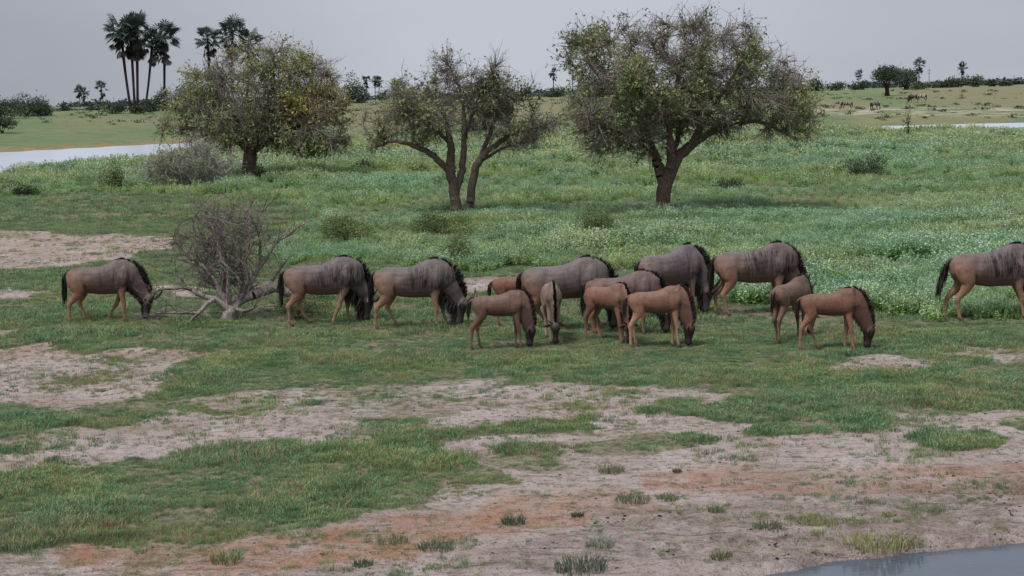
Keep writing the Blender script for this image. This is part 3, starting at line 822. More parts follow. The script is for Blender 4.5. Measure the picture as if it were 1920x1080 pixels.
    rel = -.022 * g_(.44, 1.06, .07, .10) + .016 * g_(.20, 1.19, .05, .05) + .012 * g_(.10, 1.10, .05, .06) - .016 * g_(1.05, 1.0, .030, .22) - .016 * g_(.40, .76, .03, .10) + .010 * g_(1.22, 1.02, .08, .10) - .010 * g_(1.36, 1.0, .03, .2)
    rel = rel + .0035 * np.sin(xr_ * 78 + zr_ * 8) * g_(.78, .95, .20, .16) + .010 * (fbm(xr_ * 6 + seed, zr_ * 6 + V[:, 1] * 4, seed + 40, 3) - .5)
    V = V + NV * rel[:, None] * (.62 if calf else 1.0); body.vertices.foreach_set('co', V.astype(np.float32).ravel()); body.update()
    # coat colours by part
    best = np.full(nv, 1e9); tg = np.zeros(nv, int); tp = np.zeros(nv)
    for tag_, c, rad, tt_ in parts:
        d = np.sqrt(((V[:, None, :] - c[None]) ** 2).sum(-1)) / (rad[None] + .012)
        j = d.argmin(1); dm = d[np.arange(nv), j]
        k = dm < best; best[k] = dm[k]; tg[k] = tag_; tp[k] = tt_[j[k]]
    xx = V[:, 0] / XS; zz = V[:, 2]
    zn = np.where(zz < .62 * LEG, zz / LEG, .62 + (zz - .62 * LEG) / .62) if calf else zz
    g1 = fbm(xx * 4 + seed, zz * 4 + V[:, 1] * 3, 3 + seed, 3)
    if calf:
        base = np.array((.165, .095, .068)); legc = np.array((.22, .135, .095)) * (1 + .75 * pale); headc = np.array((.095, .062, .05)); neckc = np.array((.085, .055, .045)); facec = np.array((.022, .018, .018)); bel = np.array((.17, .115, .09))
    elif zeb:
        base = np.array((.55, .52, .47)); legc = base; headc = base; neckc = base; facec = base * .3; bel = base
    else:
        base = np.array((.128, .103, .104)); legc = np.array((.33, .205, .135)); headc = np.array((.150, .128, .130)); neckc = np.array((.085, .070, .072)); facec = np.array((.040, .034, .035)); bel = np.array((.22, .140, .105))
    col = np.tile(base, (nv, 1)) * (.82 + .36 * g1)[:, None]
    def lerp(k, c2):
        nonlocal col
        k = np.clip(k, 0, 1)[:, None]; col = col * (1 - k) + np.asarray(c2) * k
    if not zeb:
        rump = sstep(.62, .08, xx + .35 * (zn - .9)) * (tan if not calf else .2)
        lerp(rump * sstep(1.25, .95, zn), legc * .85)
        lerp(sstep(.80, .66, zn) * (tg == 0) * .75, bel)
        if not calf: lerp(sstep(1.02, .80, zn) * sstep(.95, .6, xx) * .35 * tan * 2, bel * .95)
        # upper legs fade to pale lower legs
        lerp(sstep(.95, .62, zn) * (tg == 4), legc); lerp(sstep(.80, .56, zn) * (tg == 3), legc)
        lerp(sstep(.14, .03, zz) * (tg >= 3) * .5, legc * .6)
        far_in = (tg >= 3) & (zn > .15)
        # neck, head
        lerp(((tg == 1) & (xx > 1.30 if not calf else xx > 1.28)) * .8, neckc)
        lerp((tg == 1) * sstep(.035, .015, abs(V[:, 1])) * sstep(.95, .7, tp) * .7 * (not calf) * sstep(1.30, 1.40, xx), (.26, .21, .18))
        lerp((tg == 2) * 1.0, headc)
        lerp((tg == 2) * sstep(.52, .70, tp), facec)
        fcx = V[:, 0] - np.interp(tp, parts[2][3], parts[2][1][:, 0])
        lerp((tg == 2) * sstep(.02, .05, fcx) * sstep(.15, .3, tp) * .9 * (1 if abs(bend) < .6 else 0), facec)
        if not calf:
            # dark brindle stripes on the ribs, shoulder and neck
            sx = xx * 58 + 6 * fbm(xx * 3, zz * 2.6, 8 + seed, 3)
            band = sstep(.42, .70, vnoise(sx, zz * 4.5 + seed, 11)) * sstep(.55, .80, xx) * sstep(1.7, 1.45, xx) * sstep(.70, .82, zn) * sstep(1.36, 1.16, zn) * np.isin(tg, (0, 3, 1))
            lerp(band * .45 * stripes, (.035, .026, .028))
            brd = sstep(.42, .66, xx) * sstep(1.75, 1.45, xx) * sstep(.72, .88, zn) * sstep(1.34, 1.10, zn) * np.isin(tg, (0, 3, 1)) * (.30 + .70 * sstep(.35, .6, fbm(xx * 5, zz * 3, 77 + seed, 2))) * stripes
            sm = sstep(.35, .6, fbm(xx * 6 + 9, zz * 3, 19 + seed, 3)) * sstep(.5, .7, xx) * sstep(1.1, .9, xx) * sstep(.78, .88, zn) * sstep(1.15, 1.0, zn) * (tg == 0)
            lerp(sm * .65 * stripes, (.05, .035, .035))
            for fx, fz, sx_, sz_, k_ in ((.395, .80, .022, .10, .55), (1.035, .92, .022, .18, .6), (.33, .66, .05, .05, .45), (1.30, .80, .04, .08, .5), (.52, 1.0, .12, .08, -.3), (.25, 1.12, .09, .06, -.3)):  # shade painted into flank, stifle and shoulder folds; loin and hip lightened
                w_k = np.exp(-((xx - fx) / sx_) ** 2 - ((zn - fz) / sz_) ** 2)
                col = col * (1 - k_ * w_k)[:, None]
            # rings on the neck
            nb_ = sstep(.5, .7, vnoise(tp * 22, V[:, 1] * 3, 31 + seed)) * (tg == 1) * sstep(1.32, 1.42, xx)
            lerp(nb_ * .45, (.035, .03, .032))
            lerp(sstep(.03, .0, abs(V[:, 1])) * sstep(.55, .75, xx) * (tg == 0) * (zn > 1.15), (.02, .018, .02))
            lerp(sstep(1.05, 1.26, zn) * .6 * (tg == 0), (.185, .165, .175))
            lerp(sstep(.9, .72, zn) * sstep(.3, .5, xx) * sstep(1.3, 1.0, xx) * .35 * (tg == 0), (.10, .068, .055))  # lower flank darkened in the coat colour to deepen its shade
        else:
            lerp(sstep(.02, .0, abs(V[:, 1])) * sstep(.5, .9, xx) * (tg == 0) * (zn > 1.1), (.03, .022, .02))
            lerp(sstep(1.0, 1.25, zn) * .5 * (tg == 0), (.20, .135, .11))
            lerp(sstep(.62, .40, zn) * sstep(.2, .32, zn) * .35 * (tg >= 3) * (1 - pale), (.09, .055, .045))
    else:
        st_ = sstep(.42, .58, vnoise(xx * 13 + zz * 3, zz * 1.0, 5)); lerp(st_ * (zn > .25) * np.isin(tg, (0, 1, 4, 3)), (.03, .028, .028)); lerp((tg == 2) * sstep(.7, .85, tp), facec)
    col = col * np.array(tone)
    at_ = body.attributes.new('col', 'FLOAT_COLOR', 'POINT'); at_.data.foreach_set('color', np.hstack([col, np.ones((nv, 1))]).astype(np.float32).ravel())
    body.polygons.foreach_set('use_smooth', np.ones(len(body.polygons), bool))
    body.name = 'body'; body.materials.clear()
    if kind == 'adult':
        at_ = body.attributes.new('brindle', 'FLOAT', 'POINT'); at_.data.foreach_set('value', np.clip(brd * 1.15, 0, 1).astype(np.float32))
    # empty at the base, placed by the feet
    o = thing(name, label, cat, (0, 0, 0), group)
    mid = np.array([pivot * XS, 0, 0]); ca, sa = math.cos(yaw), math.sin(yaw)
    o.location = (foot[0] - size * (mid[0] * ca), foot[1] - size * (mid[0] * sa), foot[2] - .012)
    o.rotation_euler = (0, 0, yaw); o.scale = (size,) * 3
    obj('body', body, M['hide'], o)
    for hs in hooves:
        V_, q4, q3, c_, _t = loft(hs, nsub=2, nseg=8); A_ = Acc(); A_.add(V_, q4, q3, (.03, .027, .025)); obj('hoof', A_.mesh('hoof', True), M['hair'], o)
    # hair --------------------------------------------------------------
    hs = .62 if calf else 1.0
    Nc = catmull(np.hstack([Nk, np.zeros((len(Nk), 1))]), 8); Hc = catmull(np.hstack([Hd, np.zeros((len(Hd), 1))]), 8)
    Tc = catmull(T, 8)
    # mane: dorsal line from mid back over the withers, then upright along the nape
    n1 = int((1500 if calf else 1000) * (.5 if zeb else 1)); k = np.sort(r.uniform(0, 1, n1))
    tn_ = Nc[:, :3]; tgv = np.gradient(tn_, axis=0); tgv /= np.linalg.norm(tgv, axis=1)[:, None]; nn = np.stack([-tgv[:, 2], 0 * tgv[:, 0], tgv[:, 0]], 1)
    ii = k * (len(Nc) - 1) * .99; jj = ii.astype(int)
    root = tn_[jj] + nn[jj] * (Nc[jj, 3] * .90)[:, None] + np.stack([0 * k, r.normal(0, .012 * hs, n1), 0 * k], 1)
    clus = np.floor(k * 22); cj = np.random.default_rng(seed).normal(0, .22 if calf else .32, 40)[clus.astype(int)]
    D = nn[jj] * 1.0 - tgv[jj] * (.25 + .35 * (1 - k))[:, None] + np.stack([cj * .6, cj * .4, cj * .3], 1) + r.normal(0, .13, (n1, 3))
    Lh = (.03 + (.15 if calf else .20) * np.sin(np.pi * np.clip(k * .98 + .02, 0, 1)) ** .8) * r.uniform(.55, 1.15, n1) * hs * (.45 if zeb else 1)
    A_ = Acc(); A_.add(*strands(warp(root), D, Lh, .0085 * hs, seed, (.022, .018, .018) if not calf else (.035, .024, .02), droop=.12))
    n2 = int(700 * (.9 if calf else 1)); xa = r.uniform(.72, 1.26, n2) * XS
    jt = np.array([np.abs(Tc[:, 0] - v).argmin() for v in xa])
    root = np.stack([xa, r.normal(0, .012 * hs, n2), Tc[jt, 2] + Tc[jt, 3] * .97], 1)
    gx = (xa / XS - .72) / .54
    D = np.stack([-.9 + .6 * gx, 0 * gx, .35 + .6 * gx], 1) + r.normal(0, .12, (n2, 3))
    A_.add(*strands(root, D, (.02 + .035 * gx ** 2) * r.uniform(.6, 1.2, n2) * hs, .009 * hs, seed + 1, (.022, .018, .018) if not calf else (.04, .028, .022), droop=.1))
    obj('mane', A_.mesh('mane'), M['hair'], o)
    # beard along the throat and jaw
    if beard > 0 and not zeb:
        n3 = int(800 * (.3 if calf else 1)); k = r.uniform(.28, 1, n3); ii = (k * (len(Nc) - 1) * .99).astype(int)
        root = tn_[ii] - nn[ii] * (Nc[ii, 3] * .86)[:, None]; root[:, 1] += r.normal(0, .045 * hs, n3)
        n4 = n3 // 2; kk_ = r.uniform(.05, .55, n4); ih = (kk_ * (len(Hc) - 1)).astype(int)
        rh = Hc[ih, :3] - np.array([1, 0, 0]) * (Hc[ih, 3] * .9)[:, None]; rh[:, 1] += r.normal(0, .03 * hs, n4)
        P = np.vstack([root, rh]); nn3 = len(P)
        D = np.tile(np.array([-.42, 0, -.9]), (nn3, 1)) + r.normal(0, .17, (nn3, 3))
        LL = r.uniform(.08, .24, nn3) * hs * beard * (.45 if calf else 1)
        A_ = Acc(); A_.add(*strands(warp(P), D, LL, .008 * hs, seed + 2, (.028, .022, .022) if not calf else (.06, .042, .034), droop=.25))
        obj('beard', A_.mesh('beard'), M['hair'], o)
    # tail
    zr = T[1, 2] + T[1, 3] * .55; xr = T[0, 0] - .0
    td = [(xr + .06, 0, zr + .02, .03 * hs, .03 * hs), (xr - .03, 0, zr - .03, .028 * hs, .028 * hs), (xr - .055 - tail_sw * .2, 0, zr - .18 * hs, .018 * hs, .018 * hs), (xr - .05 - tail_sw * .5, 0, zr - .40 * hs, .012 * hs, .012 * hs)]
    V_, q4, q3, c_, _t = loft(td, nsub=4, nseg=8)
    A_ = Acc(); A_.add(V_, q4, q3, (.05, .04, .038) if not calf else (.12, .08, .06))
    n5 = int(260 * (.5 if calf else 1)); k = r.uniform(.25, 1, n5) ** .8; jt = (k * (len(c_) - 1)).astype(int)
    root = c_[jt] + r.normal(0, .012 * hs, (n5, 3)) * np.array([1.6, 1, .5]); D = np.tile(np.array([-.06 - tail_sw * .6, 0, -1.0]), (n5, 1)) + r.normal(0, .07, (n5, 3))
    A_.add(*strands(root, D, r.uniform(.16, .40, n5) * hs * (1.0 if not calf else .8), .011 * hs, seed + 3, (.018, .015, .015) if not calf else (.035, .025, .02), droop=.1))
    obj('tail', A_.mesh('tail', True), M['hair'], o)
    # horns, ears, eyes -------------------------------------------------
    hp = Hd[1, :3].copy(); tdir = Hd[4, :3] - Hd[1, :3]; tdir /= np.linalg.norm(tdir); nf = np.array([-tdir[2], 0, tdir[0]])
    for sy in (-1, 1):
        if not zeb:
            q = 1.0 if not calf else .30
            pts = [(0, .03, 0), (.02, .11, .02), (.05, .20, .06), (.11, .275, .0), (.17, .290, -.08), (.20, .255, -.18), (.19, .215, -.25)]
            rad = [.042, .040, .034, .028, .022, .012, .004]
            if calf: pts = [(.0, .05, 0), (.03, .10, -.03), (.06, .16, -.08), (.09, .20, -.14)]; rad = [.03, .028, .022, .008]
            S = []
            for (a_, y_, t_), rr in zip(pts, rad):
                p = hp + nf * (a_ * (1 if not calf else .45) + .055 * hs) + tdir * t_ * (1 if not calf else .5); S.append((p[0], sy * y_ * (1 if not calf else .6), p[2], rr * (1 if not calf else .55), rr * (1 if not calf else .55)))
            V_, q4, q3, _c, _t = loft(S, nsub=5, nseg=8, lat=(.1, .05, 1), warp=warp)
            A_ = Acc(); A_.add(V_, q4, q3, (.04, .035, .03)); obj('horn', A_.mesh('horn', True), M['horn'], o)
        e0 = hp + tdir * .055 * hs - nf * .015
        es = .85 if calf else 1.0
        S = [(e0[0], sy * .065 * hs, e0[2], .016, .020), (e0[0] - .015, sy * (.065 * hs + .055 * es), e0[2] + .005, .012, .038 * es), (e0[0] - .02, sy * (.065 * hs + .11 * es), e0[2] - .005, .010, .036 * es), (e0[0] - .02, sy * (.065 * hs + .18 * es), e0[2] - .025, .004, .008)]
        V_, q4, q3, _c, _t = loft(S, nsub=4, nseg=8, lat=(.35, 0, 1), warp=warp)
        A_ = Acc(); A_.add(V_, q4, q3, headc * 1.1); obj('ear', A_.mesh('ear', True), M['hide'], o)
        ec = hp + tdir * .13 * (hs if not calf else .72) + nf * .045 * hs; er = .017 * (1 if not calf else .85)
        yb = np.interp(.28, np.linspace(0, 1, len(Hd)), Hd[:, 4]) * .86
        S = [(ec[0], sy * (yb - er), ec[2], er * .5, er * .5), (ec[0], sy * yb, ec[2], er, er), (ec[0], sy * (yb + er * .7), ec[2], er * .5, er * .5)]
        V_, q4, q3, _c, _t = loft(S, nsub=3, nseg=8, lat=(0, 0, 1), warp=warp)
        A_ = Acc(); A_.add(V_, q4, q3, (.01, .01, .01)); obj('eye', A_.mesh('eye', True), M['eye'], o)
    return o

GA = 'adult wildebeest of the grazing herd'; GCF = 'wildebeest calves of the grazing herd'
W = 'wildebeest'
def foot(px, py): return ground(px, py)
animal(W, 'brown adult wildebeest grazing at far left beside the fallen dead tree, reddish flank', W, foot(194, 603), yaw=.06, feet=((.02, 0), (-.38, 0), (-.12, 0), (.22, 0)), neck=.92, bend=-.12, tone=(1.0, .90, .84), tan=.75, stripes=.45, seed=1, group=GA, size=.95, beard=.5)
animal(W, 'grey adult wildebeest just right of the dead tree, its head hidden behind the next one', W, foot(606, 609), yaw=.10, feet=((-.28, 0), (.05, 0), (-.08, 0), (.28, 0)), tan=.65, stripes=.8, seed=2, group=GA, size=1.0, beard=1.25, neck=.80, bend=.15)
animal(W, 'grey adult wildebeest with long dark beard, grazing muzzle down left of the first brown calf', W, foot(775, 615), yaw=-.02, feet=((.0, 0), (.2, 0), (-.15, 0), (.25, 0)), tan=.8, stripes=.9, seed=3, group=GA, size=1.0, beard=1.1, neck=.86)
animal('wildebeest_calf', 'reddish brown calf, leftmost of the complete calves, broadside with its face in the grass', W, foot(938, 655), yaw=.0, kind='calf', feet=((.10, 0), (-.05, 0), (-.22, 0), (.02, 0)), tone=(.95, .95, 1.0), seed=4, group=GCF, size=1.04, neck=.7, bend=-.15)
animal('wildebeest_calf', 'rusty calf almost hidden, only its back showing behind the first calf', W, foot(972, 612), yaw=.05, kind='calf', tone=(1.12, .88, .80), seed=5, group=GCF, size=1.05)
animal(W, 'large slate grey wildebeest in the middle of the herd behind the calves', W, foot(1056, 621), yaw=.05, feet=((-.05, 0), (.25, 0), (-.02, 0), (.35, 0)), tan=.45, stripes=.35, seed=6, group=GA, size=1.04, tone=(1.05, 1.05, 1.05), beard=.6, neck=.9)
animal('wildebeest_calf', 'pale greyish calf facing the camera with a dark stripe down its neck', W, foot(1036, 640), yaw=-1.50, kind='calf', tone=(1.5, 1.8, 2.0), pale=.3, seed=7, group=GCF, size=1.12, feet=((.08, 0), (-.04, 0), (0, 0), (.1, 0)), neck=.7)
animal('wildebeest_calf', 'light brown calf turned slightly toward the camera, beside the camera-facing calf', W, foot(1140, 642), yaw=-.80, kind='calf', tone=(1.3, 1.2, 1.2), seed=8, group=GCF, size=1.08, feet=((.10, 0), (-.02, 0), (-.12, 0), (.18, 0)), neck=.8, bend=-.3)
animal(W, 'brown yearling with arched dark mane, mostly hidden behind two calves', W, foot(1165, 626), yaw=-.10, tone=(1.05, .84, .78), seed=9, group=GA, size=.88, neck=.95, stripes=.3, beard=.8)
animal('wildebeest_calf', 'light brown calf with whitish lower legs, broadside in front of the arched mane yearling', W, foot(1232, 652), yaw=.02, kind='calf', tone=(1.25, 1.15, 1.1), pale=1, seed=10, group=GCF, size=1.08, feet=((.08, 0), (-.06, 0), (-.12, 0), (.04, 0)), neck=.72, bend=-.25)
animal(W, 'grey adult wildebeest walking away at an angle, hindquarters toward the camera', W, foot(1256, 594), yaw=.58, tan=.35, stripes=.4, seed=11, group=GA, size=1.05, feet=((0, 0), (.15, 0), (-.1, 0), (.12, 0)), tone=(1.12, 1.12, 1.14), bend=-.55, neck=.62, beard=.8)
animal(W, 'adult wildebeest with bold dark flank stripes and long black tail, right of centre', W, foot(1413, 590), yaw=.06, feet=((.02, 0), (-.10, 0), (.05, 0), (-.12, 0)), tan=.7, stripes=1.25, seed=12, group=GA, size=1.06, tone=(1.08, 1.0, .98), beard=.6, neck=.72)
animal('wildebeest_calf', 'greyish brown calf seen from behind, just left of the rightmost calf', W, foot(1482, 640), yaw=.85, kind='calf', tone=(.92, .95, 1.0), seed=13, group=GCF, size=1.12, feet=((0, 0), (.1, 0), (-.15, 0), (.15, 0)))
animal('wildebeest_calf', 'rusty brown calf with pale lower legs, rightmost of the calves, head in the grass', W, foot(1556, 657), yaw=-.10, kind='calf', tone=(1.05, .90, .84), pale=.8, seed=14, group=GCF, size=1.06, feet=((.12, 0), (-.08, 0), (-.20, 0), (.28, 0)), neck=.95)
animal(W, 'adult wildebeest at the right edge of the herd, its head outside the picture', W, foot(1857, 600), yaw=.05, feet=((.10, 0), (.22, 0), (-.02, 0), (-.22, 0)), tan=.75, stripes=1.0, seed=15, group=GA, size=1.07, tone=(1.08, 1.0, .99), tail_sw=.25, beard=.8, neck=.85)
# far animals across the water
animal('zebra', 'zebra grazing alone, leftmost of the animals on the far shore', 'zebra', foot(1588, 206), yaw=3.0, kind='zebra', seed=21, tone=(.5, .48, .45), group='zebras on the far shore', lod=2, beard=0)
animal('zebra', 'zebra standing on the far shore midway to the dark wildebeest', 'zebra', foot(1640, 206), yaw=.5, kind='zebra', seed=22, tone=(.5, .48, .45), group='zebras on the far shore', lod=2, beard=0)
animal('zebra', 'pale zebra right beside the dark wildebeest on the far shore', 'zebra', foot(1727, 192), yaw=2.9, kind='zebra', seed=23, tone=(.75, .68, .62), group='zebras on the far shore', lod=2, size=1.1, beard=0)
animal(W, 'small blackish wildebeest grazing on the far shore beside a pale zebra', W, foot(1714, 192), yaw=2.6, seed=24, lod=2, tone=(.35, .35, .37), group='adult wildebeest on the far shore')
#PART3
# ------------------------------------------------------------------ trees
def frustums(A0, B0, ra, rb, sides, col):
    """one tapered piece per branch segment"""
    n = len(A0); d = B0 - A0; L_ = np.linalg.norm(d, axis=1)[:, None] + 1e-9; d = d / L_
    ref = np.where(np.abs(d[:, 2:3]) < .9, np.array([[0, 0, 1.0]]), np.array([[1.0, 0, 0]]))
    s = np.cross(d, ref); s /= np.linalg.norm(s, axis=1)[:, None]; t = np.cross(d, s)
    th = np.linspace(0, 2 * np.pi, sides, endpoint=False)
    ring = s[:, None] * np.cos(th)[None, :, None] + t[:, None] * np.sin(th)[None, :, None]
    V = np.concatenate([A0[:, None] - d[:, None] * ra[:, None, None] * .25 + ring * ra[:, None, None], B0[:, None] + ring * rb[:, None, None]], 1)
    base = (np.arange(n) * 2 * sides)[:, None]
    q = []
    for j in range(sides):
        q.append(base + np.array([[j, (j + 1) % sides, sides + (j + 1) % sides, sides + j]]))
    c = np.repeat(col[:, None], 2 * sides, 1)
    return V.reshape(-1, 3), np.vstack(q), c.reshape(-1, 3)
def cards(P, size, r, col, flat=.0, long=1.0):
    n = len(P); e1 = r.normal(0, 1, (n, 3)); e1[:, 2] *= (1 - flat); e1 /= np.linalg.norm(e1, axis=1)[:, None]
    e2 = np.cross(e1, r.normal(0, 1, (n, 3))); e2 /= np.linalg.norm(e2, axis=1)[:, None]
    s = (size * r.uniform(.6, 1.3, n))[:, None]
    V = np.stack([P - e1 * s * long, P - e2 * s * .55, P + e1 * s * long, P + e2 * s * .55], 1)
    return V.reshape(-1, 3), np.arange(n)[:, None] * 4 + np.array([[0, 1, 2, 3]]), np.repeat(col[:, None], 4, 1).reshape(-1, 3)
def grow(limbs, attr, step=.3, di=2.2, dk=.5, iters=60, seed=0, droop=0.0, r_tip=.009, expo=2.3):
    """limbs: list of polylines [(x,y,z,r)...]; branches then colonise the crown's volume"""
    r = np.random.default_rng(seed)
    nodes = []; par = []; rmin = []
    for pl in limbs:
        pl = np.array(pl, float); seg = np.linalg.norm(np.diff(pl[:, :3], axis=0), axis=1)
        P = catmull(pl, max(2, int(seg.mean() / .16)))
        if nodes:
            d = np.linalg.norm(np.array(nodes) - P[0, :3], axis=1); p = int(d.argmin())
        else: p = -1
        for i, q in enumerate(P):
            if i == 0 and p >= 0: continue
            jit = r.normal(0, 1, 3) * .02 * (i > 2) * (1 if len(P) > 6 else 0)
            nodes.append(q[:3] + jit); par.append(p); rmin.append(q[3]); p = len(nodes) - 1
    N_ = np.array(nodes); par = list(par); rmin = list(rmin); A_ = attr.copy()
    base_n = len(N_)
    for it in range(iters):
        if not len(A_): break
        d2 = ((A_[:, None, :] - N_[None]) ** 2).sum(-1); j = d2.argmin(1); dm = np.sqrt(d2[np.arange(len(A_)), j])
        reach = dm < (di if it > 3 else di * 1.6)
        if not reach.any(): break
        acc = {}
        for a_, jj in zip(A_[reach], j[reach]):
            v = a_ - N_[jj]; v = v / (np.linalg.norm(v) + 1e-9)
            if jj in acc: acc[jj] += v
            else: acc[jj] = v.copy()
        new = []
        for jj, v in acc.items():
            v = v / (np.linalg.norm(v) + 1e-9) + r.normal(0, .28, 3) + np.array([0, 0, -droop]); v /= np.linalg.norm(v)
            p = N_[jj] + v * step * r.uniform(.7, 1.2); new.append(p); par.append(jj); rmin.append(0)
        N_ = np.vstack([N_, new])
        d2 = ((A_[:, None, :] - N_[None, -len(new):]) ** 2).sum(-1).min(1); A_ = A_[d2 > dk * dk]
    n = len(N_); par = np.array(par); cnt = np.zeros(n); child = np.zeros(n, int)
    for i in range(n):
        if par[i] >= 0: child[par[i]] += 1
    cnt[child == 0] = 1
    for i in range(n - 1, -1, -1):
        if par[i] >= 0 and par[i] < i: cnt[par[i]] += cnt[i]
    rad = np.maximum(r_tip * np.maximum(cnt, 1) ** (1 / expo), np.array(rmin))
    return N_, par, rad, child, base_n
def acacia(name, label, cat, base, limbs, ells, nattr, ntwig, nleaf, leafcols, seed, barkc, twigc, step=.3, leafsize=.045, twigl=.4, r_tip=.009, expo=2.3, droop=.05, di=2.0, dk=.45, group=None, crown=True, bare=.5):
    r = np.random.default_rng(seed); o = thing(name, label, cat, base, group)
    at_ = []; ells = list(ells); tot = sum(e[6] for e in ells)
    for (cx, cy, cz, ax, ay, az, wgt, *_r) in ells:
        k = max(5, int(nattr * wgt / tot)); p = r.normal(0, 1, (k, 3)); p /= np.linalg.norm(p, axis=1)[:, None]; p *= (r.uniform(.15, 1, k) ** .42)[:, None]
        at_.append(p * np.array([ax, ay, az]) + np.array([cx, cy, cz]))
    at_ = np.vstack(at_); at_ = at_[at_[:, 2] > .5]
    N_, par, rad, child, nb = grow(limbs, at_, step, di, dk, 60, seed, droop, r_tip, expo)
    has = par >= 0; i = np.where(has)[0]
    A0 = N_[par[i]]; B0 = N_[i]; ra = rad[par[i]]; rb = rad[i]
    ra = np.minimum(ra, np.where(rb > .12, rb * 1.9, rb * 1.35))
    thick = (rb > .035)
    bc = np.tile(np.array(barkc), (len(i), 1)); tcol = np.tile(np.array(twigc), (len(i), 1))
    A_ = Acc()
    k = thick
    V, q, c = frustums(A0[k], B0[k], ra[k], rb[k], 9, bc[k]); A_.add(V, q, None, c)
    obj('trunk', A_.mesh('trunk', True), M['bark'], o)
    A_ = Acc(); k = ~thick
    V, q, c = frustums(A0[k], B0[k], ra[k], rb[k], 4, tcol[k] * r.uniform(.7, 1.2, (k.sum(), 1))); A_.add(V, q, None, c)
    # fine twigs
    cand = i[(rad[i] < .06)]
    w_ = np.where(child[cand] == 0, 3.0, 1.0); src = r.choice(cand, ntwig, p=w_ / w_.sum())
    f = r.uniform(0, 1, (ntwig, 1)); P0 = N_[par[src]] * (1 - f) + N_[src] * f
    ed = N_[src] - N_[par[src]]; ed /= np.linalg.norm(ed, axis=1)[:, None] + 1e-9
    D = ed * .7 + r.normal(0, .55, (ntwig, 3)) + np.array([0, 0, .05 - droop]); D /= np.linalg.norm(D, axis=1)[:, None]
    L_ = r.uniform(.3, 1.0, (ntwig, 1)) ** 1.5 * twigl * 1.25
    P1 = P0 + D * L_; D2 = D + r.normal(0, .5, (ntwig, 3)); D2 /= np.linalg.norm(D2, axis=1)[:, None]; P2 = P1 + D2 * L_ * .8
    D3 = D + r.normal(0, .9, (ntwig, 3)); D3 /= np.linalg.norm(D3, axis=1)[:, None]; P3 = P1 + D3 * L_ * .55
    tw = .0085 * twigl / .4; cc2 = np.tile(np.array(twigc), (ntwig, 1)) * r.uniform(.6, 1.4, (ntwig, 1)); one = np.ones(ntwig)
    for a_, b_, s0, s1_ in ((P0, P1, 1.0, .75), (P1, P2, .75, .35), (P1, P3, .6, .3)):
        V, q, c = frustums(a_, b_, one * tw * s0, one * tw * s1_, 3, cc2); A_.add(V, q, None, c)
    obj('twigs', A_.mesh('twigs'), M['bark'], o)
    if nleaf:
        pool = np.vstack([P1, P2, P3, (P0 + P1) / 2, (P1 + P2) / 2])
        den = fbm(pool[:, 0] * .9 + 5 * seed, pool[:, 2] * .9 + pool[:, 1] * .5, seed, 3)
        w_ = sstep(bare - .14, bare + .12, den) + .06
        for e in ells:
            if len(e) > 7: w_ = w_ * np.where((((pool - np.array(e[:3])) / (np.array(e[3:6]) * 1.1)) ** 2).sum(1) < 1, 2.6, 1) + .25 * ((((pool - np.array(e[:3])) / (np.array(e[3:6]) * 1.1)) ** 2).sum(1) < 1)
        s = r.choice(len(pool), nleaf, p=w_ / w_.sum()); P = pool[s] + r.normal(0, .03, (nleaf, 3))
        lc = np.array(leafcols); hn = fbm(P[:, 0] * .6 + 3, P[:, 2] * .7 + P[:, 1] * .4, seed + 9, 2); m_ = np.clip((hn - .35) / .3, 0, .999) * (len(lc) - 1)
        i0 = m_.astype(int); fr = (m_ - i0)[:, None]; col = (lc[i0] * (1 - fr) + lc[np.minimum(i0 + 1, len(lc) - 1)] * fr) * r.uniform(.78, 1.22, (nleaf, 1))
        for e in ells:
            if len(e) > 7:
                q_ = (((P - np.array(e[:3])) / (np.array(e[3:6]) * 1.15)) ** 2).sum(1) < 1
                kq = q_ & (r.uniform(0, 1, nleaf) < .6); col[kq] = np.array(e[7]) * r.uniform(.7, 1.3, (kq.sum(), 1))
        A_ = Acc(); V, q, c = cards(P, np.full(nleaf, leafsize), r, col); A_.add(V, q, None, c)
        obj('crown', A_.mesh('crown'), M['leaf'], o)
    return o
def px2(base_px, sc, pts, r0_=None):
    """pixel polyline [(px,py,depth,r)] -> metres about the base, upright in spite of the camera's tilt"""
    out = []
    for q in pts:
        dx, dy = (q[0] - base_px[0]) / sc, (base_px[1] - q[1]) / sc
        out.append((dx + dy * ROLL, q[2], dy - dx * ROLL * .0, q[3]))
    return out
def ell(base_px, sc, cx, cy, rx, ry, dep=0, rd=None, col=None):
    dx, dy = (cx - base_px[0]) / sc, (base_px[1] - cy) / sc; ax, az = rx / sc, ry / sc; ay = rd or max(ax, 1.2)
    e = (dx + dy * ROLL, dep, dy, ax, ay, az, ax * ay * az * 1.0)
    return e + (col,) if col else e
OL = [(.15, .19, .095), (.22, .27, .11), (.31, .34, .13), (.22, .30, .115)]
YEL = (.48, .43, .10)
BARK = (.20, .145, .12); TWG = (.29, .245, .225)
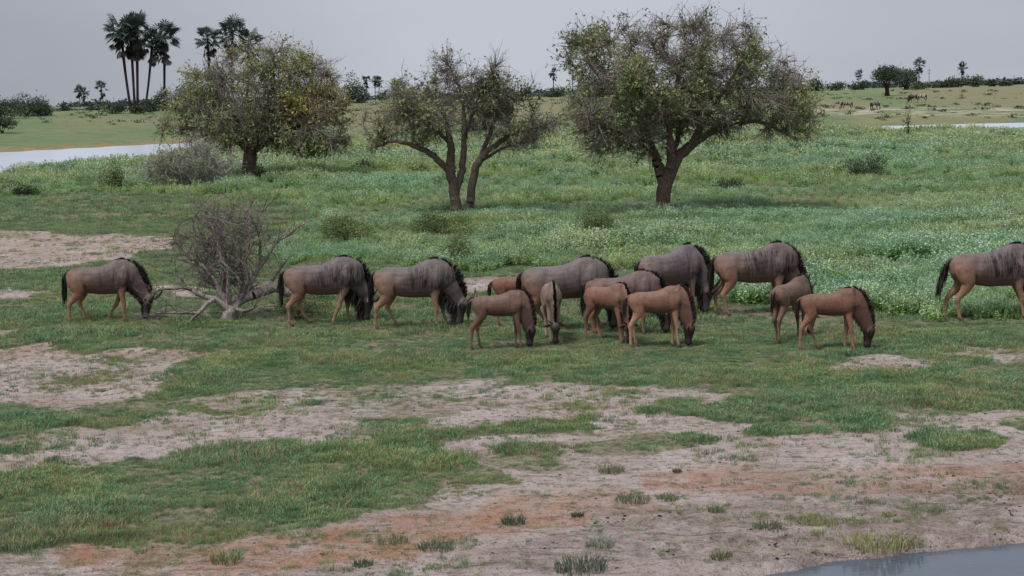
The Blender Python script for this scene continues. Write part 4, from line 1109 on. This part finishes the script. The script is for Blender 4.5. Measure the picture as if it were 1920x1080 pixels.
# right acacia
b3 = (1243, 402); s3 = 49.8; g3 = ground(*b3)
L3 = [[(1243, 408, 0, .31), (1244, 385, 0, .265), (1246, 352, 0, .28)],
      [(1246, 352, 0, .22), (1236, 318, .1, .20), (1225, 285, .2, .15), (1205, 235, .5, .10), (1165, 175, .8, .05), (1120, 120, 1.0, .02)],
      [(1246, 352, 0, .20), (1256, 300, -.2, .17), (1250, 240, -.5, .12), (1262, 160, -.8, .07), (1280, 110, -.8, .03)],
      [(1246, 352, 0, .24), (1268, 302, 0, .21), (1292, 278, .1, .18), (1330, 255, .2, .14), (1372, 238, .3, .11), (1420, 238, .4, .08), (1470, 262, .5, .04)],
      [(1292, 278, .1, .13), (1318, 225, -.6, .10), (1350, 170, -1.0, .06), (1385, 110, -1.2, .03)],
      [(1225, 285, .2, .12), (1180, 260, -.8, .09), (1130, 235, -1.6, .06), (1085, 215, -2, .03)],
      [(1256, 300, -.2, .1), (1290, 220, 1.4, .08), (1320, 140, 2.0, .04)],
      [(1250, 240, -.5, .09), (1200, 190, -2.0, .06), (1160, 150, -2.6, .03)]]
E3 = [ell(b3, s3, *a_) for a_ in ((1140, 110, 90, 62, 0, 2.2), (1200, 92, 90, 46, .5, 2.2), (1275, 95, 110, 52, 0, 2.6), (1365, 110, 85, 62, 0, 2.3), (1430, 175, 75, 62, 0, 2.4), (1465, 195, 55, 50, 0, 1.8), (1480, 230, 50, 45, 0, 1.5),
      (1120, 190, 75, 60, 0, 2.2), (1230, 165, 110, 60, 0, 3.0), (1330, 200, 90, 55, 0, 2.6), (1160, 245, 85, 38, 0, 2.0), (1400, 250, 70, 26, 0, 1.5), (1085, 240, 35, 35, 0, 1.2), (1130, 278, 45, 22, 0, 1.6), (1205, 272, 60, 22, 0, 2.0), (1500, 262, 32, 18, 0, 1.2))]
acacia('acacia_tree', 'largest acacia, right of centre, single reddish trunk and wide dense olive crown', 'tree', g3, px2(0, 0, []) or px2(b3, s3, L3[0]) and [px2(b3, s3, l) for l in L3], E3, 800, 8500, 33000, OL, 31, BARK, TWG, leafsize=.055, twigl=.55, droop=.05, bare=.55, dk=.55, di=2.2)
# middle acacia
b2 = (866, 402); s2_ = 48.4; g2 = ground(*b2)
L2 = [[(858, 408, 0, .22), (854, 375, 0, .20), (846, 325, 0, .19), (845, 270, .1, .14), (830, 210, .2, .09), (802, 165, .3, .04)],
      [(846, 325, 0, .13), (815, 293, -.1, .12), (778, 272, -.2, .09), (738, 264, -.3, .065), (700, 278, -.3, .03)],
      [(854, 365, 0, .14), (867, 310, .2, .13), (871, 250, .3, .10), (866, 185, .4, .06), (848, 140, .4, .03), (836, 118, .4, .012)],
      [(866, 404, .1, .20), (880, 385, .1, .17), (886, 345, .1, .16), (898, 305, 0, .14), (922, 280, -.1, .11), (965, 252, -.2, .08), (1015, 243, -.2, .035)],
      [(898, 305, 0, .10), (925, 235, .6, .08), (950, 180, .9, .04)],
      [(871, 250, .3, .08), (905, 180, -.8, .05), (930, 130, -1.0, .02)],
      [(845, 270, .1, .08), (800, 225, -1.2, .055), (760, 190, -1.5, .025)],
      [(898, 305, 0, .08), (950, 280, 1.4, .05), (1000, 270, 2.0, .02)]]
E2 = [ell(b2, s2_, *a_) for a_ in ((790, 170, 62, 36, 0, 1.8), (865, 152, 75, 24, 0, 1.6), (940, 180, 65, 38, 0, 1.8, (.055, .065, .028)), (740, 225, 60, 32, 0, 1.7), (850, 215, 90, 38, 0, 2.2), (965, 245, 75, 30, 0, 2.2), (1030, 240, 30, 25, 0, 1.2), (715, 275, 28, 14, 0, .8), (790, 245, 50, 20, 0, 1.2), (890, 165, 65, 26, 0, 1.8), (905, 215, 60, 28, .4, 1.8), (700, 250, 26, 22, 0, 1.0))]
acacia('acacia_tree', 'middle acacia with two leaning stems and a sparse half-bare spreading crown', 'tree', g2, [px2(b2, s2_, l) for l in L2], E2, 580, 4600, 10500, OL, 32, (.20, .155, .13), (.25, .21, .195), leafsize=.055, twigl=.48, droop=.05, bare=.56, dk=.52, di=2.2)
# left acacia
b1 = (467, 336); s1_ = 31.8; g1_ = ground(*b1)
L1 = [[(468, 342, 0, .50), (467, 315, 0, .42), (470, 288, 0, .40)],
      [(470, 288, 0, .22), (442, 262, 0, .18), (395, 243, -.2, .12), (345, 240, -.4, .06)],
      [(470, 288, 0, .22), (450, 240, .3, .18), (425, 175, .6, .10), (410, 130, .8, .04)],
      [(470, 288, 0, .25), (495, 235, -.3, .20), (515, 165, -.5, .12), (520, 110, -.6, .05)],
      [(470, 288, 0, .22), (495, 272, .4, .18), (535, 250, .8, .13), (590, 235, 1.0, .06)],
      [(495, 235, -.3, .15), (520, 225, -1.0, .13), (555, 221, -1.4, .10), (585, 240, -1.6, .06), (620, 265, -1.8, .03)],
      [(515, 165, -.5, .10), (560, 140, .6, .06), (590, 130, .8, .03)],
      [(442, 262, 0, .1), (400, 215, 1.5, .07), (370, 180, 2, .03)],
      [(495, 272, .4, .12), (560, 200, 2.0, .08), (600, 180, 2.4, .03)]]
E1 = [ell(b1, s1_, *a_) for a_ in ((415, 150, 60, 38, 0, 2.2), (470, 125, 65, 38, 0, 2.4), (540, 125, 60, 38, 0, 2.4), (590, 160, 45, 35, 0, 2.0), (380, 195, 60, 36, 0, 2.2), (470, 190, 100, 50, 0, 3.4), (590, 205, 72, 40, 0, 2.6, YEL), (625, 225, 35, 35, 0, 1.4, (.17, .15, .04)),
      (330, 235, 48, 22, 0, 1.6), (330, 200, 24, 20, 0, 1.0), (440, 245, 80, 22, 0, 2.6), (560, 262, 80, 22, 0, 2.2), (640, 262, 24, 20, 0, 1.2, (.17, .18, .07)), (300, 235, 18, 12, 0, .8), (330, 262, 34, 20, -.4, 1.2), (615, 283, 42, 18, .5, 1.4, (.20, .20, .07)), (560, 288, 46, 14, 0, 1.4), (400, 268, 55, 16, -.4, 1.6))]
acacia('acacia_tree', 'left acacia with thick dark trunk, low broad crown turning yellow on its right side', 'tree', g1_, [px2(b1, s1_, l) for l in L1], E1, 850, 8000, 34000, [(.17, .20, .09), (.26, .30, .11), (.37, .39, .13), (.28, .35, .115)], 33, (.13, .10, .085), (.32, .28, .265), leafsize=.075, twigl=.7, step=.38, droop=.04, di=2.8, dk=.75, bare=.53)
# dead grey thicket at the foot of the left acacia
bt = (385, 350); gt_ = ground(*bt); st_ = 31.0
Lt = [[(400, 352, 0, .06), (390, 325, 0, .05), (360, 300, 0, .03)], [(400, 352, 0, .06), (410, 325, .4, .05), (425, 308, .6, .03)], [(400, 352, 0, .05), (350, 335, -.3, .04), (310, 320, -.5, .02)], [(400, 352, 0, .05), (395, 310, .5, .04), (385, 285, .6, .02)], [(400, 352, 0, .05), (410, 338, -.5, .04), (418, 330, -.5, .02)]]
Et = [ell(bt, st_, *a_) for a_ in ((325, 315, 36, 26, 0, 1.6), (370, 308, 36, 28, 0, 1.6), (305, 332, 26, 14, 0, 1.2), (405, 332, 18, 14, 0, .8))]
acacia('dead_thicket', 'grey leafless tangle of twigs at the left foot of the left acacia', 'dead bush', gt_, [px2(bt, st_, l) for l in Lt], Et, 300, 2300, 4200, [(.18, .25, .11), (.22, .28, .13)], 34, (.30, .27, .25), (.46, .44, .41), step=.28, twigl=.55, leafsize=.06, di=2.4, dk=.35, droop=.06)
# fallen dead tree
bd = (428, 600); sd_ = 92.0; gd = ground(*bd)
Ld = [[(428, 606, 0, .17), (430, 590, 0, .15), (440, 578, 0, .13)],
      [(436, 584, 0, .10), (422, 560, .05, .075), (408, 535, .1, .058), (392, 512, .1, .048), (375, 495, .1, .04), (355, 480, .1, .028), (340, 472, .15, .02)],
      [(430, 582, 0, .085), (405, 558, -.1, .062), (375, 545, -.2, .048), (350, 535, -.3, .032), (320, 532, -.4, .026), (290, 540, -.5, .014)],
      [(405, 558, -.1, .055), (392, 565, -.3, .046), (375, 578, -.45, .038), (358, 598, -.5, .03)],
      [(432, 580, 0, .09), (450, 565, .1, .085), (475, 555, .2, .10), (500, 547, .3, .11), (520, 548, .35, .10), (545, 560, .45, .07), (565, 552, .5, .05)],
      [(440, 578, 0, .07), (462, 545, .15, .045), (485, 505, .25, .034), (515, 465, .35, .026), (548, 435, .45, .018), (582, 420, .5, .012)],
      [(432, 575, 0, .07), (430, 545, -.1, .045), (432, 510, -.15, .032), (424, 490, -.1, .03)],
      [(442, 572, .1, .05), (455, 530, .2, .035), (448, 480, .3, .025), (450, 455, .3, .015)],
      [(392, 512, .1, .04), (400, 480, .2, .03), (412, 440, .3, .02), (408, 415, .3, .012)],
      [(408, 535, .1, .05), (375, 505, .4, .035), (352, 450, .5, .022), (325, 435, .5, .012)],
      [(424, 490, -.1, .03), (405, 430, 0, .02), (380, 395, .1, .012), (358, 365, .1, .007)],
      [(485, 505, .25, .03), (487, 460, .3, .022), (478, 420, .3, .015), (500, 390, .3, .008)],
      [(350, 535, -.3, .03), (345, 515, -.3, .022), (328, 502, -.3, .014)],
      [(436, 580, .1, .05), (418, 545, .4, .035), (420, 500, .6, .026), (435, 450, .6, .018), (428, 405, .6, .008)],
      [(450, 565, .1, .045), (470, 530, -.2, .032), (468, 490, -.3, .024), (480, 455, -.3, .016), (470, 410, -.3, .008)],
      [(408, 535, .1, .04), (385, 530, .3, .03), (362, 505, .5, .022), (335, 490, .6, .012)],
      [(500, 547, .3, .05), (515, 520, .5, .03), (530, 500, .6, .016)],
      [(445, 585, 0, .04), (470, 580, -.2, .03), (490, 570, -.3, .015)],
      [(375, 578, -.45, .03), (340, 578, -.5, .025), (300, 576, -.55, .012)]]
Ed = [ell(bd, sd_, *a_) for a_ in ((430, 440, 55, 50, .2, .6), (395, 430, 45, 45, .3, .5), (475, 430, 35, 40, .3, .5), (430, 500, 45, 40, .2, .5), (400, 490, 50, 35, .3, .5), (345, 450, 30, 25, .3, .4), (520, 445, 35, 20, .4, .3), (440, 555, 30, 22, .25, .35), (405, 480, 38, 30, .3, .4), (432, 545, 26, 26, .3, .3), (398, 470, 30, 25, .3, .4))]
dt = acacia('dead_tree', 'bare grey fallen tree with many leafless branches between the two left wildebeest', 'dead tree', gd, [px2(bd, sd_, l) for l in Ld], Ed, 420, 1300, 0, None, 35, (.44, .39, .37), (.29, .25, .235), step=.15, twigl=.36, di=.9, dk=.13, r_tip=.0062, expo=1.9, droop=.0)

# bushes and far trees ----------------------------------------------
DG = [(.025, .040, .020), (.040, .058, .028), (.055, .072, .034)]
def bush(name, label, cat, P, w, h, seed, cols=DG, n=2600, leaf=.1, trunk=.0, lobes=7, mat='leaf', group=None, spread=.45, gap=.0, lean=0):
    """w, h: width and height in metres; trunk: clear height of the stem"""
    r = np.random.default_rng(seed); o = thing(name, label, cat, P, group)
    A_ = Acc(); ns = 3 if trunk < .3 else 2
    L_ = []; hh_ = h - trunk
    for i in range(lobes):
        a = r.uniform(0, 6.28); q = r.uniform(0, 1) ** .6 * w * .5 * .78
        zc = trunk + hh_ * r.uniform(.22, .72) * (1 - .35 * (q / (w * .5)))
        L_.append((math.cos(a) * q + lean * zc, math.sin(a) * q * .8, zc, w * r.uniform(.15, .27), w * r.uniform(.15, .25), hh_ * r.uniform(.24, .40)))
    for l in L_:
        p = np.array([lean * trunk * .5 + r.normal(0, .03) * w, r.normal(0, .03) * w, -.1]); m_ = np.array([l[0] * .35, l[1] * .35, max(trunk, h * .2)]); e = np.array(l[:3])
        rr = max(.02, h * (.014 if trunk > .3 else .010))
        for a_, b_, s0, s1x in ((p, m_, 1.6, 1.0), (m_, e, 1.0, .4)):
            V, q, c = frustums(a_[None], b_[None], np.array([rr * s0]), np.array([rr * s1x]), 6, np.array([[.07, .055, .045]])); A_.add(V, q, None, c)
    obj('trunk' if trunk > .3 else 'stems', A_.mesh('trunk'), M['bark'], o)
    wts = np.array([l[3] * l[4] * l[5] for l in L_]); pick = r.choice(len(L_), n, p=wts / wts.sum()); La = np.array(L_)[pick]
    p = r.normal(0, 1, (n, 3)); p /= np.linalg.norm(p, axis=1)[:, None]; p *= (r.uniform(.1, 1.0, n) ** .38)[:, None] * (1 + .22 * r.normal(0, 1, (n, 1)) ** 2 * .5)
    P_ = p * La[:, 3:6] + La[:, :3]; P_[:, 2] = np.where(P_[:, 2] < .0, -P_[:, 2], P_[:, 2])
    lc = np.array(cols); col = lc[r.integers(0, len(lc), n)] * r.uniform(.7, 1.3, (n, 1)) * (.75 + .5 * fbm(P_[:, 0] * 2.2 / w * 4, P_[:, 2] * 2.2 / w * 4, seed, 2))[:, None]
    A_ = Acc(); V, q, c = cards(P_, np.full(n, leaf), r, col, .2); A_.add(V, q, None, c); obj('foliage' if trunk <= .3 else 'crown', A_.mesh('foliage'), M[mat], o)
    return o
def pxw(P, npx): return npx * P[1] / FPX
def bpx(name, label, cat, px, py, wpx, hpx, seed, D=None, **k):
    P = ground(px, py) if D is None else at(px, D)
    hpx *= 1.35; wpx *= 1.1; k['n'] = int(k.get('n', 2600) * 1.7); leafpx = k.pop('leafpx', 3.2); tr = k.pop('trunkpx', 0)
    return bush(name, label, cat, P, pxw(P, wpx), pxw(P, hpx), seed, leaf=pxw(P, leafpx) * .5, trunk=pxw(P, tr), **k)
GB = 'bushes in the green meadow'; OB = [(.095, .125, .04), (.13, .155, .05), (.07, .10, .035)]
bpx('meadow_bush', 'dark bush standing alone in the meadow on the right, far from the trees', 'bush', 1622, 330, 88, 42, 401, group=GB, n=1800)
bpx('meadow_bush', 'low dark bush right of the largest acacia trunk', 'bush', 1368, 358, 88, 22, 402, group=GB, n=700)
bpx('meadow_bush', 'olive brown bush in the meadow behind the second wildebeest from the left', 'bush', 655, 456, 95, 50, 403, group=GB, cols=OB, n=2600, leafpx=3)
bpx('meadow_bush', 'olive bush at the foot of the middle acacia', 'bush', 830, 448, 130, 52, 404, group=GB, cols=OB, n=3200, leafpx=3)
bpx('meadow_bush', 'dark olive bush halfway between the middle and the largest acacia', 'bush', 1105, 448, 110, 52, 405, group=GB, cols=OB, n=2800, leafpx=3)
bpx('meadow_bush', 'yellowish bush just above the back of the third wildebeest', 'bush', 858, 500, 60, 52, 406, group=GB, cols=[(.13, .15, .05), (.10, .13, .045)], n=1500, leafpx=3)
bpx('meadow_bush', 'rounded dark bush on the left beyond the bare track, left of the grey thicket', 'bush', 210, 358, 50, 44, 407, group=GB, cols=OB, n=1300)
bpx('meadow_bush', 'small bush right of the leftmost acacia trunk', 'bush', 492, 342, 36, 26, 408, group=GB, n=700)
bpx('meadow_bush', 'dark low bush in the meadow between the left and middle acacias', 'bush', 690, 322, 50, 20, 409, group=GB, n=700)
bpx('meadow_bush', 'small low bush at left edge of meadow strip', 'bush', 35, 368, 60, 22, 410, group=GB, n=700)
bpx('meadow_bush', 'green bush under the low right branches of the fallen dead tree', 'bush', 560, 598, 110, 42, 411, group=GB, cols=[(.07, .10, .04), (.05, .08, .035)], n=2200, leafpx=3)
bpx('meadow_bush', 'tall thin weedy sapling against the right lake', 'sapling', 1703, 262, 26, 62, 412, group=GB, cols=[(.09, .12, .05)], n=260, leafpx=3)
GF = 'trees and bushes on the far bank'
FD = [(.035, .055, .035), (.05, .07, .042), (.06, .082, .048)]
far = [
 ('far_tree', 'dark broad tree cut by the left edge on the far bank', 'tree', -6, 222, 90, 42, None, 0, 9),
 ('far_tree', 'dark ragged tree at far left beside the edge tree', 'tree', 50, 218, 62, 44, None, 0, 8),
 ('far_bush', 'low dark bush trailing right of the far left trees', 'bush', 82, 216, 40, 22, None, 0, 6),
 ('far_tree', 'small flat tree at the left edge just above the water', 'tree', 4, 250, 50, 30, None, 10, 6),
 ('far_bush', 'tiny bush alone on the left skyline before the pair of small palms', 'bush', 122, 208, 16, 10, None, 0, 4),
 ('far_bush', 'small bush on the skyline between the small far palms', 'bush', 175, 207, 22, 9, None, 0, 4),
 ('far_bush', 'rounded bush left of the tall palms', 'bush', 216, 213, 42, 28, None, 0, 7),
 ('far_bush', 'low bush at the feet of the twin tall palms', 'bush', 258, 213, 28, 16, None, 0, 5),
 ('far_tree', 'dark rounded tree right of the leaning palm', 'tree', 303, 208, 42, 44, None, 0, 8),
 ('far_bush', 'small bush between leaning palm and dark rounded tree', 'bush', 277, 210, 24, 24, None, 0, 5),
 ('far_tree', 'greenish tree half hidden behind the left acacia', 'tree', 365, 210, 76, 60, None, 0, 9),
 ('far_tree', 'compact very dark tree on the skyline between left and middle acacias', 'tree', 661, 194, 52, 50, None, 0, 8),
 ('far_bush', 'low skyline bush right of compact dark tree', 'bush', 735, 183, 40, 14, None, 0, 5),
 ('far_bush', 'low skyline bushes left of middle acacia crown', 'bush', 775, 182, 40, 12, None, 0, 5),
 ('far_bush', 'green bush on the skyline between middle and largest acacias', 'bush', 1045, 180, 44, 20, None, 0, 6),
 ('far_tree', 'dark tree seen through the left part of the largest acacia', 'tree', 1125, 182, 80, 44, None, 0, 8),
 ('far_tree', 'dense green tree peeking out behind the right side of the largest acacia', 'tree', 1468, 178, 70, 55, None, 0, 8),
 ('far_bush', 'long low bush on the skyline right of the largest acacia', 'bush', 1530, 165, 50, 18, None, 0, 7),
 ('far_bush', 'low skyline bush below and left of the small palm', 'bush', 1570, 165, 36, 13, None, 0, 5),
 ('far_bush', 'low skyline bush right of the small palm', 'bush', 1618, 164, 36, 14, None, 0, 5),
 ('far_tree', 'tree with clear trunk and round crown at right on the far bank', 'tree', 1663, 180, 62, 58, None, 22, 9),
 ('far_tree', 'dark tree behind and right of the round crowned tree', 'tree', 1700, 168, 62, 46, None, 6, 9),
 ('far_bush', 'wide bush under the dark pair of trees at right', 'bush', 1728, 168, 60, 14, None, 0, 6),
 ('far_bush', 'low bush right of the thin mast', 'bush', 1760, 164, 36, 14, None, 0, 5),
 ('far_bush', 'rounded skyline bush left of the rightmost palm', 'bush', 1786, 160, 40, 16, None, 0, 6),
 ('far_bush', 'dark rounded bush right of the rightmost palm', 'bush', 1828, 158, 38, 17, None, 0, 6),
 ('far_bush', 'small skyline bush near the right edge', 'bush', 1858, 157, 14, 8, None, 0, 4),
 ('far_bush', 'last small skyline bush before the right edge', 'bush', 1886, 157, 22, 7, None, 0, 4),
]
def foot_far(px, py):
    hz_ = 178 - (px - 960) * ROLL
    if py < hz_ + 5: return at(px, 620.0)
    P = ground(px, py)
    return P if P[1] < 620 else at(px, 620.0)
def sky_base(P):   # row of the photograph where a ground point shows
    return project(P[None])[1][0]
for i, (nm, lb, ct_, px, py, wp, hp_, D, tr, lob) in enumerate(far):
    P = foot_far(px, py); top = py - hp_; hpx_ = sky_base(P) - top
    bush(nm, lb, ct_, P, pxw(P, wp * 1.25), pxw(P, max(hpx_, 5) * 1.08), 500 + i, cols=FD, n=int(500 + wp * hp_ * .9), leaf=pxw(P, 1.7), trunk=pxw(P, tr), lobes=lob + 3, mat='farleaf', group=GF)

# palms ---------------------------------------------------------------
def palm(label, P, h, cr, seed, lean=0.0, curve=0.0, nfr=38, group=None, ragged=0.0):
    r = np.random.default_rng(seed); o = thing('fan_palm', label, 'palm tree', P, group)
    t = np.linspace(0, 1, 9); cx = lean * h * t + curve * h * np.sin(np.pi * t); rad = np.interp(t, [0, .08, .3, .62, .75, 1], [.34, .24, .20, .23, .22, .16]) * h / 15 * 1.15
    S = [(cx[i], 0, -.3 + (h + .3) * t[i], rad[i], rad[i]) for i in range(9)]
    V, q4, q3, c, _ = loft(S, nsub=3, nseg=8); A_ = Acc(); A_.add(V, q4, q3, (.032, .028, .030))
    obj('trunk', A_.mesh('trunk', True), M['bark'], o)
    top = np.array([cx[-1], 0, h]); A_ = Acc(); S2 = Acc()
    for i in range(nfr):
        dead = i < nfr * .38
        el = r.uniform(-1.45, -.75) if dead else r.uniform(-.5, 1.35); az = r.uniform(0, 6.28); L_ = cr * (r.uniform(.45, .62) if not dead else r.uniform(.35, .75))
        d = np.array([math.cos(az) * math.cos(el), math.sin(az) * math.cos(el), math.sin(el)])
        p0 = top + np.array([0, 0, -.3 * cr * r.uniform(0, 1) * (2.2 if dead else 1)]); p1 = p0 + d * L_ + np.array([0, 0, -.06 * cr])
        acc = S2 if dead else A_
        c_ = np.array((.055, .072, .066)) * r.uniform(.7, 1.5) if not dead else np.array((.045, .040, .038)) * r.uniform(.6, 1.2)
        V, q, cc = frustums(p0[None], p1[None], np.array([.03 * cr / 2]), np.array([.02 * cr / 2]), 4, c_[None]); acc.add(V, q, None, cc)
        side = np.cross(d, [0, 0, 1.0]); side /= np.linalg.norm(side) + 1e-6; upn = np.cross(side, d)
        R = cr * r.uniform(.40, .56) * (.8 if dead else 1); nl = 13; spread = 2.1 if not dead else 1.0; tw_ = r.uniform(-.7, .7)
        side = side * math.cos(tw_) + upn * math.sin(tw_)
        for k in range(nl):
            a = (k / (nl - 1) - .5) * 2 * spread; v = d * math.cos(a) + side * math.sin(a) + np.array([0, 0, -.25]); v /= np.linalg.norm(v)
            Lr = R * (1 - .15 * abs(a) / spread) * r.uniform(.85, 1.1); wv = np.cross(v, upn); wv = wv / (np.linalg.norm(wv) + 1e-6) * R * .085
            acc.add([p1, p1 + v * Lr * .6 + wv, p1 + v * Lr + np.array([0, 0, -.1 * R]), p1 + v * Lr * .6 - wv], [(0, 1, 2, 3)], None, c_)
    obj('crown', A_.mesh('crown'), M['farleaf'], o)
    obj('dead_frond_skirt', S2.mesh('skirt'), M['farleaf'], o)
    return o
def palmpx(label, bx, tx, ty, crpx, seed, D=272, **k):
    P = at(bx, D); ytop = ty; hb = sky_base(P); h = pxw(P, hb - ytop) - pxw(P, crpx) * .35; k.setdefault('group', 'tall palms of the grove on the far bank')
    crm = pxw(P, crpx) * .95
    lean = pxw(P, tx - bx) / h + ROLL
    return palm(label, P, h, crm * (1.12 if D < 400 else 1.25), seed, lean=lean, **k)
palmpx('first tall palm of the grove from the left, slender straight trunk', 246, 231, 42, 36, 601, curve=-.012)
palmpx('tall palm of the twin pair, left trunk of the two', 253, 249, 50, 32, 602)
palmpx('tallest palm of the twin pair, right trunk of the two, bushy crown', 258, 261, 38, 38, 603, ragged=.3)
palmpx('leaning tall palm curving to the right, fourth of the grove', 271, 288, 68, 32, 604, curve=.015)
palmpx('tall straight palm at the right end of the left grove', 308, 312, 55, 34, 605)
palmpx('palm standing above the left edge of the left acacia crown', 396, 392, 58, 28, 606)
palmpx('tall palm with full crown above the left acacia', 436, 438, 45, 34, 607)
palmpx('right lower palm crown just above the left acacia', 462, 470, 64, 30, 608)
GP = 'small palms on the skyline'
for lb, bx, tx, ty, cr_, D, sd__ in (
 ('left one of the touching pair of small palms at far left', 150, 149, 164, 11, 700, 611), ('right one of the touching pair of small palms at far left', 157, 158, 168, 10, 700, 612),
 ('lone small palm between the far pair and the tall grove', 189, 191, 157, 13, 700, 613), ('small palm right of the compact dark tree on the skyline', 687, 688, 144, 10, 700, 614),
 ('second small palm right of the compact dark tree, close to its neighbour', 703, 704, 146, 9, 700, 615), ('third small palm right of compact dark tree, touching its neighbour', 711, 711, 146, 9, 700, 616),
 ('small faint palm at the left edge of the middle acacia crown', 740, 740, 154, 9, 720, 617), ('lone small palm between the middle and largest acacia crowns', 1037, 1038, 131, 10, 700, 618),
 ('small palm at the left edge of the largest acacia crown', 1073, 1074, 133, 9, 720, 619), ('small palm above the skyline bushes right of the largest acacia', 1610, 1610, 133, 9, 700, 620),
 ('palm crown rising right above the dark tree pair', 1723, 1722, 113, 12, 640, 621), ('rightmost small palm between two skyline bushes', 1803, 1803, 121, 10, 640, 622)):
    palmpx(lb, bx, tx, ty, cr_, sd__, D=D, nfr=30, group=GP)
# thin mast on the right skyline
P = at(1742, 640); o = thing('radio_mast', 'thin pale mast on the right skyline between the dark trees and palm', 'mast', P)
hm = pxw(P, sky_base(P) - 127); A_ = Acc(); S = [(0, 0, -.5, .22, .22), (0, 0, hm * .5, .17, .17), (0, 0, hm, .10, .10)]
V, q4, q3, c, _ = loft(S, nsub=2, nseg=8); A_.add(V, q4, q3, (.30, .30, .32)); obj('pole', A_.mesh('pole', True), M['bark'], o)
A_ = Acc()
for q in (.72, .86): 
    V, q4, q3, c, _ = loft([(-.7, 0, hm * q, .08, .08), (.7, 0, hm * q, .08, .08)], nsub=2, nseg=6, lat=(0, 1, 0)); A_ = Acc(); A_.add(V, q4, q3, (.25, .25, .27)); obj('crossbar', A_.mesh('crossbar'), M['bark'], o)
# black stump by the thicket
P = ground(380, 347); o = thing('black_stump', 'small blackish stump at the foot of the grey thicket', 'stump', P)
V, q4, q3, c, _ = loft([(0, 0, -.1, .12, .13), (.01, 0, .1, .11, .12), (.03, 0, .25, .12, .10), (.05, 0, .36, .07, .06)], nsub=3, nseg=9); A_ = Acc(); A_.add(V, q4, q3, (.015, .013, .013)); obj('stump', A_.mesh('stump', True), M['bark'], o)
# separate grass tussocks on the bare foreground
GT = 'separate grass tussocks on the bare foreground'
TC = [(.15, .18, .12), (.13, .17, .11), (.18, .20, .14), (.12, .15, .095)]
for i, (lb, px, py, wp, hp_, dry) in enumerate((
 ('grey green tussock on reddish soil below the middle of the herd', 963, 983, 46, 30, 0), ('dark compact tussock right of the muddy hoof marks', 1440, 992, 56, 28, 0),
 ('large sprawling tussock at the bottom edge near the centre', 1090, 1068, 105, 44, 0), ('wide yellow green tussock patch on the pond bank', 1640, 1030, 120, 36, 1),
 ('second yellow green clump on the pond bank, right part', 1700, 1022, 70, 26, 1), ('small dark tussock above the muddy marks', 1344, 958, 34, 15, 0),
 ('small round dark tussock left of the muddy patch', 1082, 968, 24, 12, 0), ('low brown tussock near the bottom right of centre', 1352, 1045, 44, 20, 1),
 ('dark wide tussock on pale sand below the first calf', 1146, 885, 52, 22, 0), ('pale dry tussock at bottom left on red soil', 425, 1058, 60, 44, 1),
 ('dry tussock at the lower edge of the big grass patch', 735, 1018, 60, 26, 1), ('small tussock in line right of the dry patch', 820, 1028, 70, 26, 0),
 ('bottom edge grey green tussock left of centre', 680, 1062, 40, 20, 0), ('tiny dark tussock on pale sand at right centre', 1270, 886, 18, 10, 0),
 ('low grey tussock on the mud right of the dark compact tussock', 1530, 978, 46, 12, 0), ('small yellow tussock above the pond bank patch', 1668, 970, 30, 16, 1),
 ('low green tussock strip on red soil at centre', 1185, 938, 70, 18, 0), ('low green tussock right beside the strip on red soil', 1250, 936, 44, 16, 0),
 ('small dark tussock at the right edge of red soil', 1878, 918, 26, 12, 0), ('green tussock beside the muddy flat at bottom centre', 1125, 1024, 56, 22, 0))):
    P = ground(px, py); r_ = pxw(P, wp) / 2; h_ = pxw(P, hp_) * .75; o = thing('grass_tussock', lb, 'grass tussock', P, GT)
    cols = TC if not dry else [(.26, .27, .14), (.32, .29, .17), (.20, .24, .11)]
    nn_ = int(60 + 700 * r_ * 1.2); V, F4_, F3_, c = blades(nn_, r_, h_ * .4, h_, .008, .9, cols, 700 + i); V[:, 1] *= 1.0
    A_ = Acc(); A_.add(V, F4_, F3_, c); obj('blades', A_.mesh('blades'), M['grass'], o)
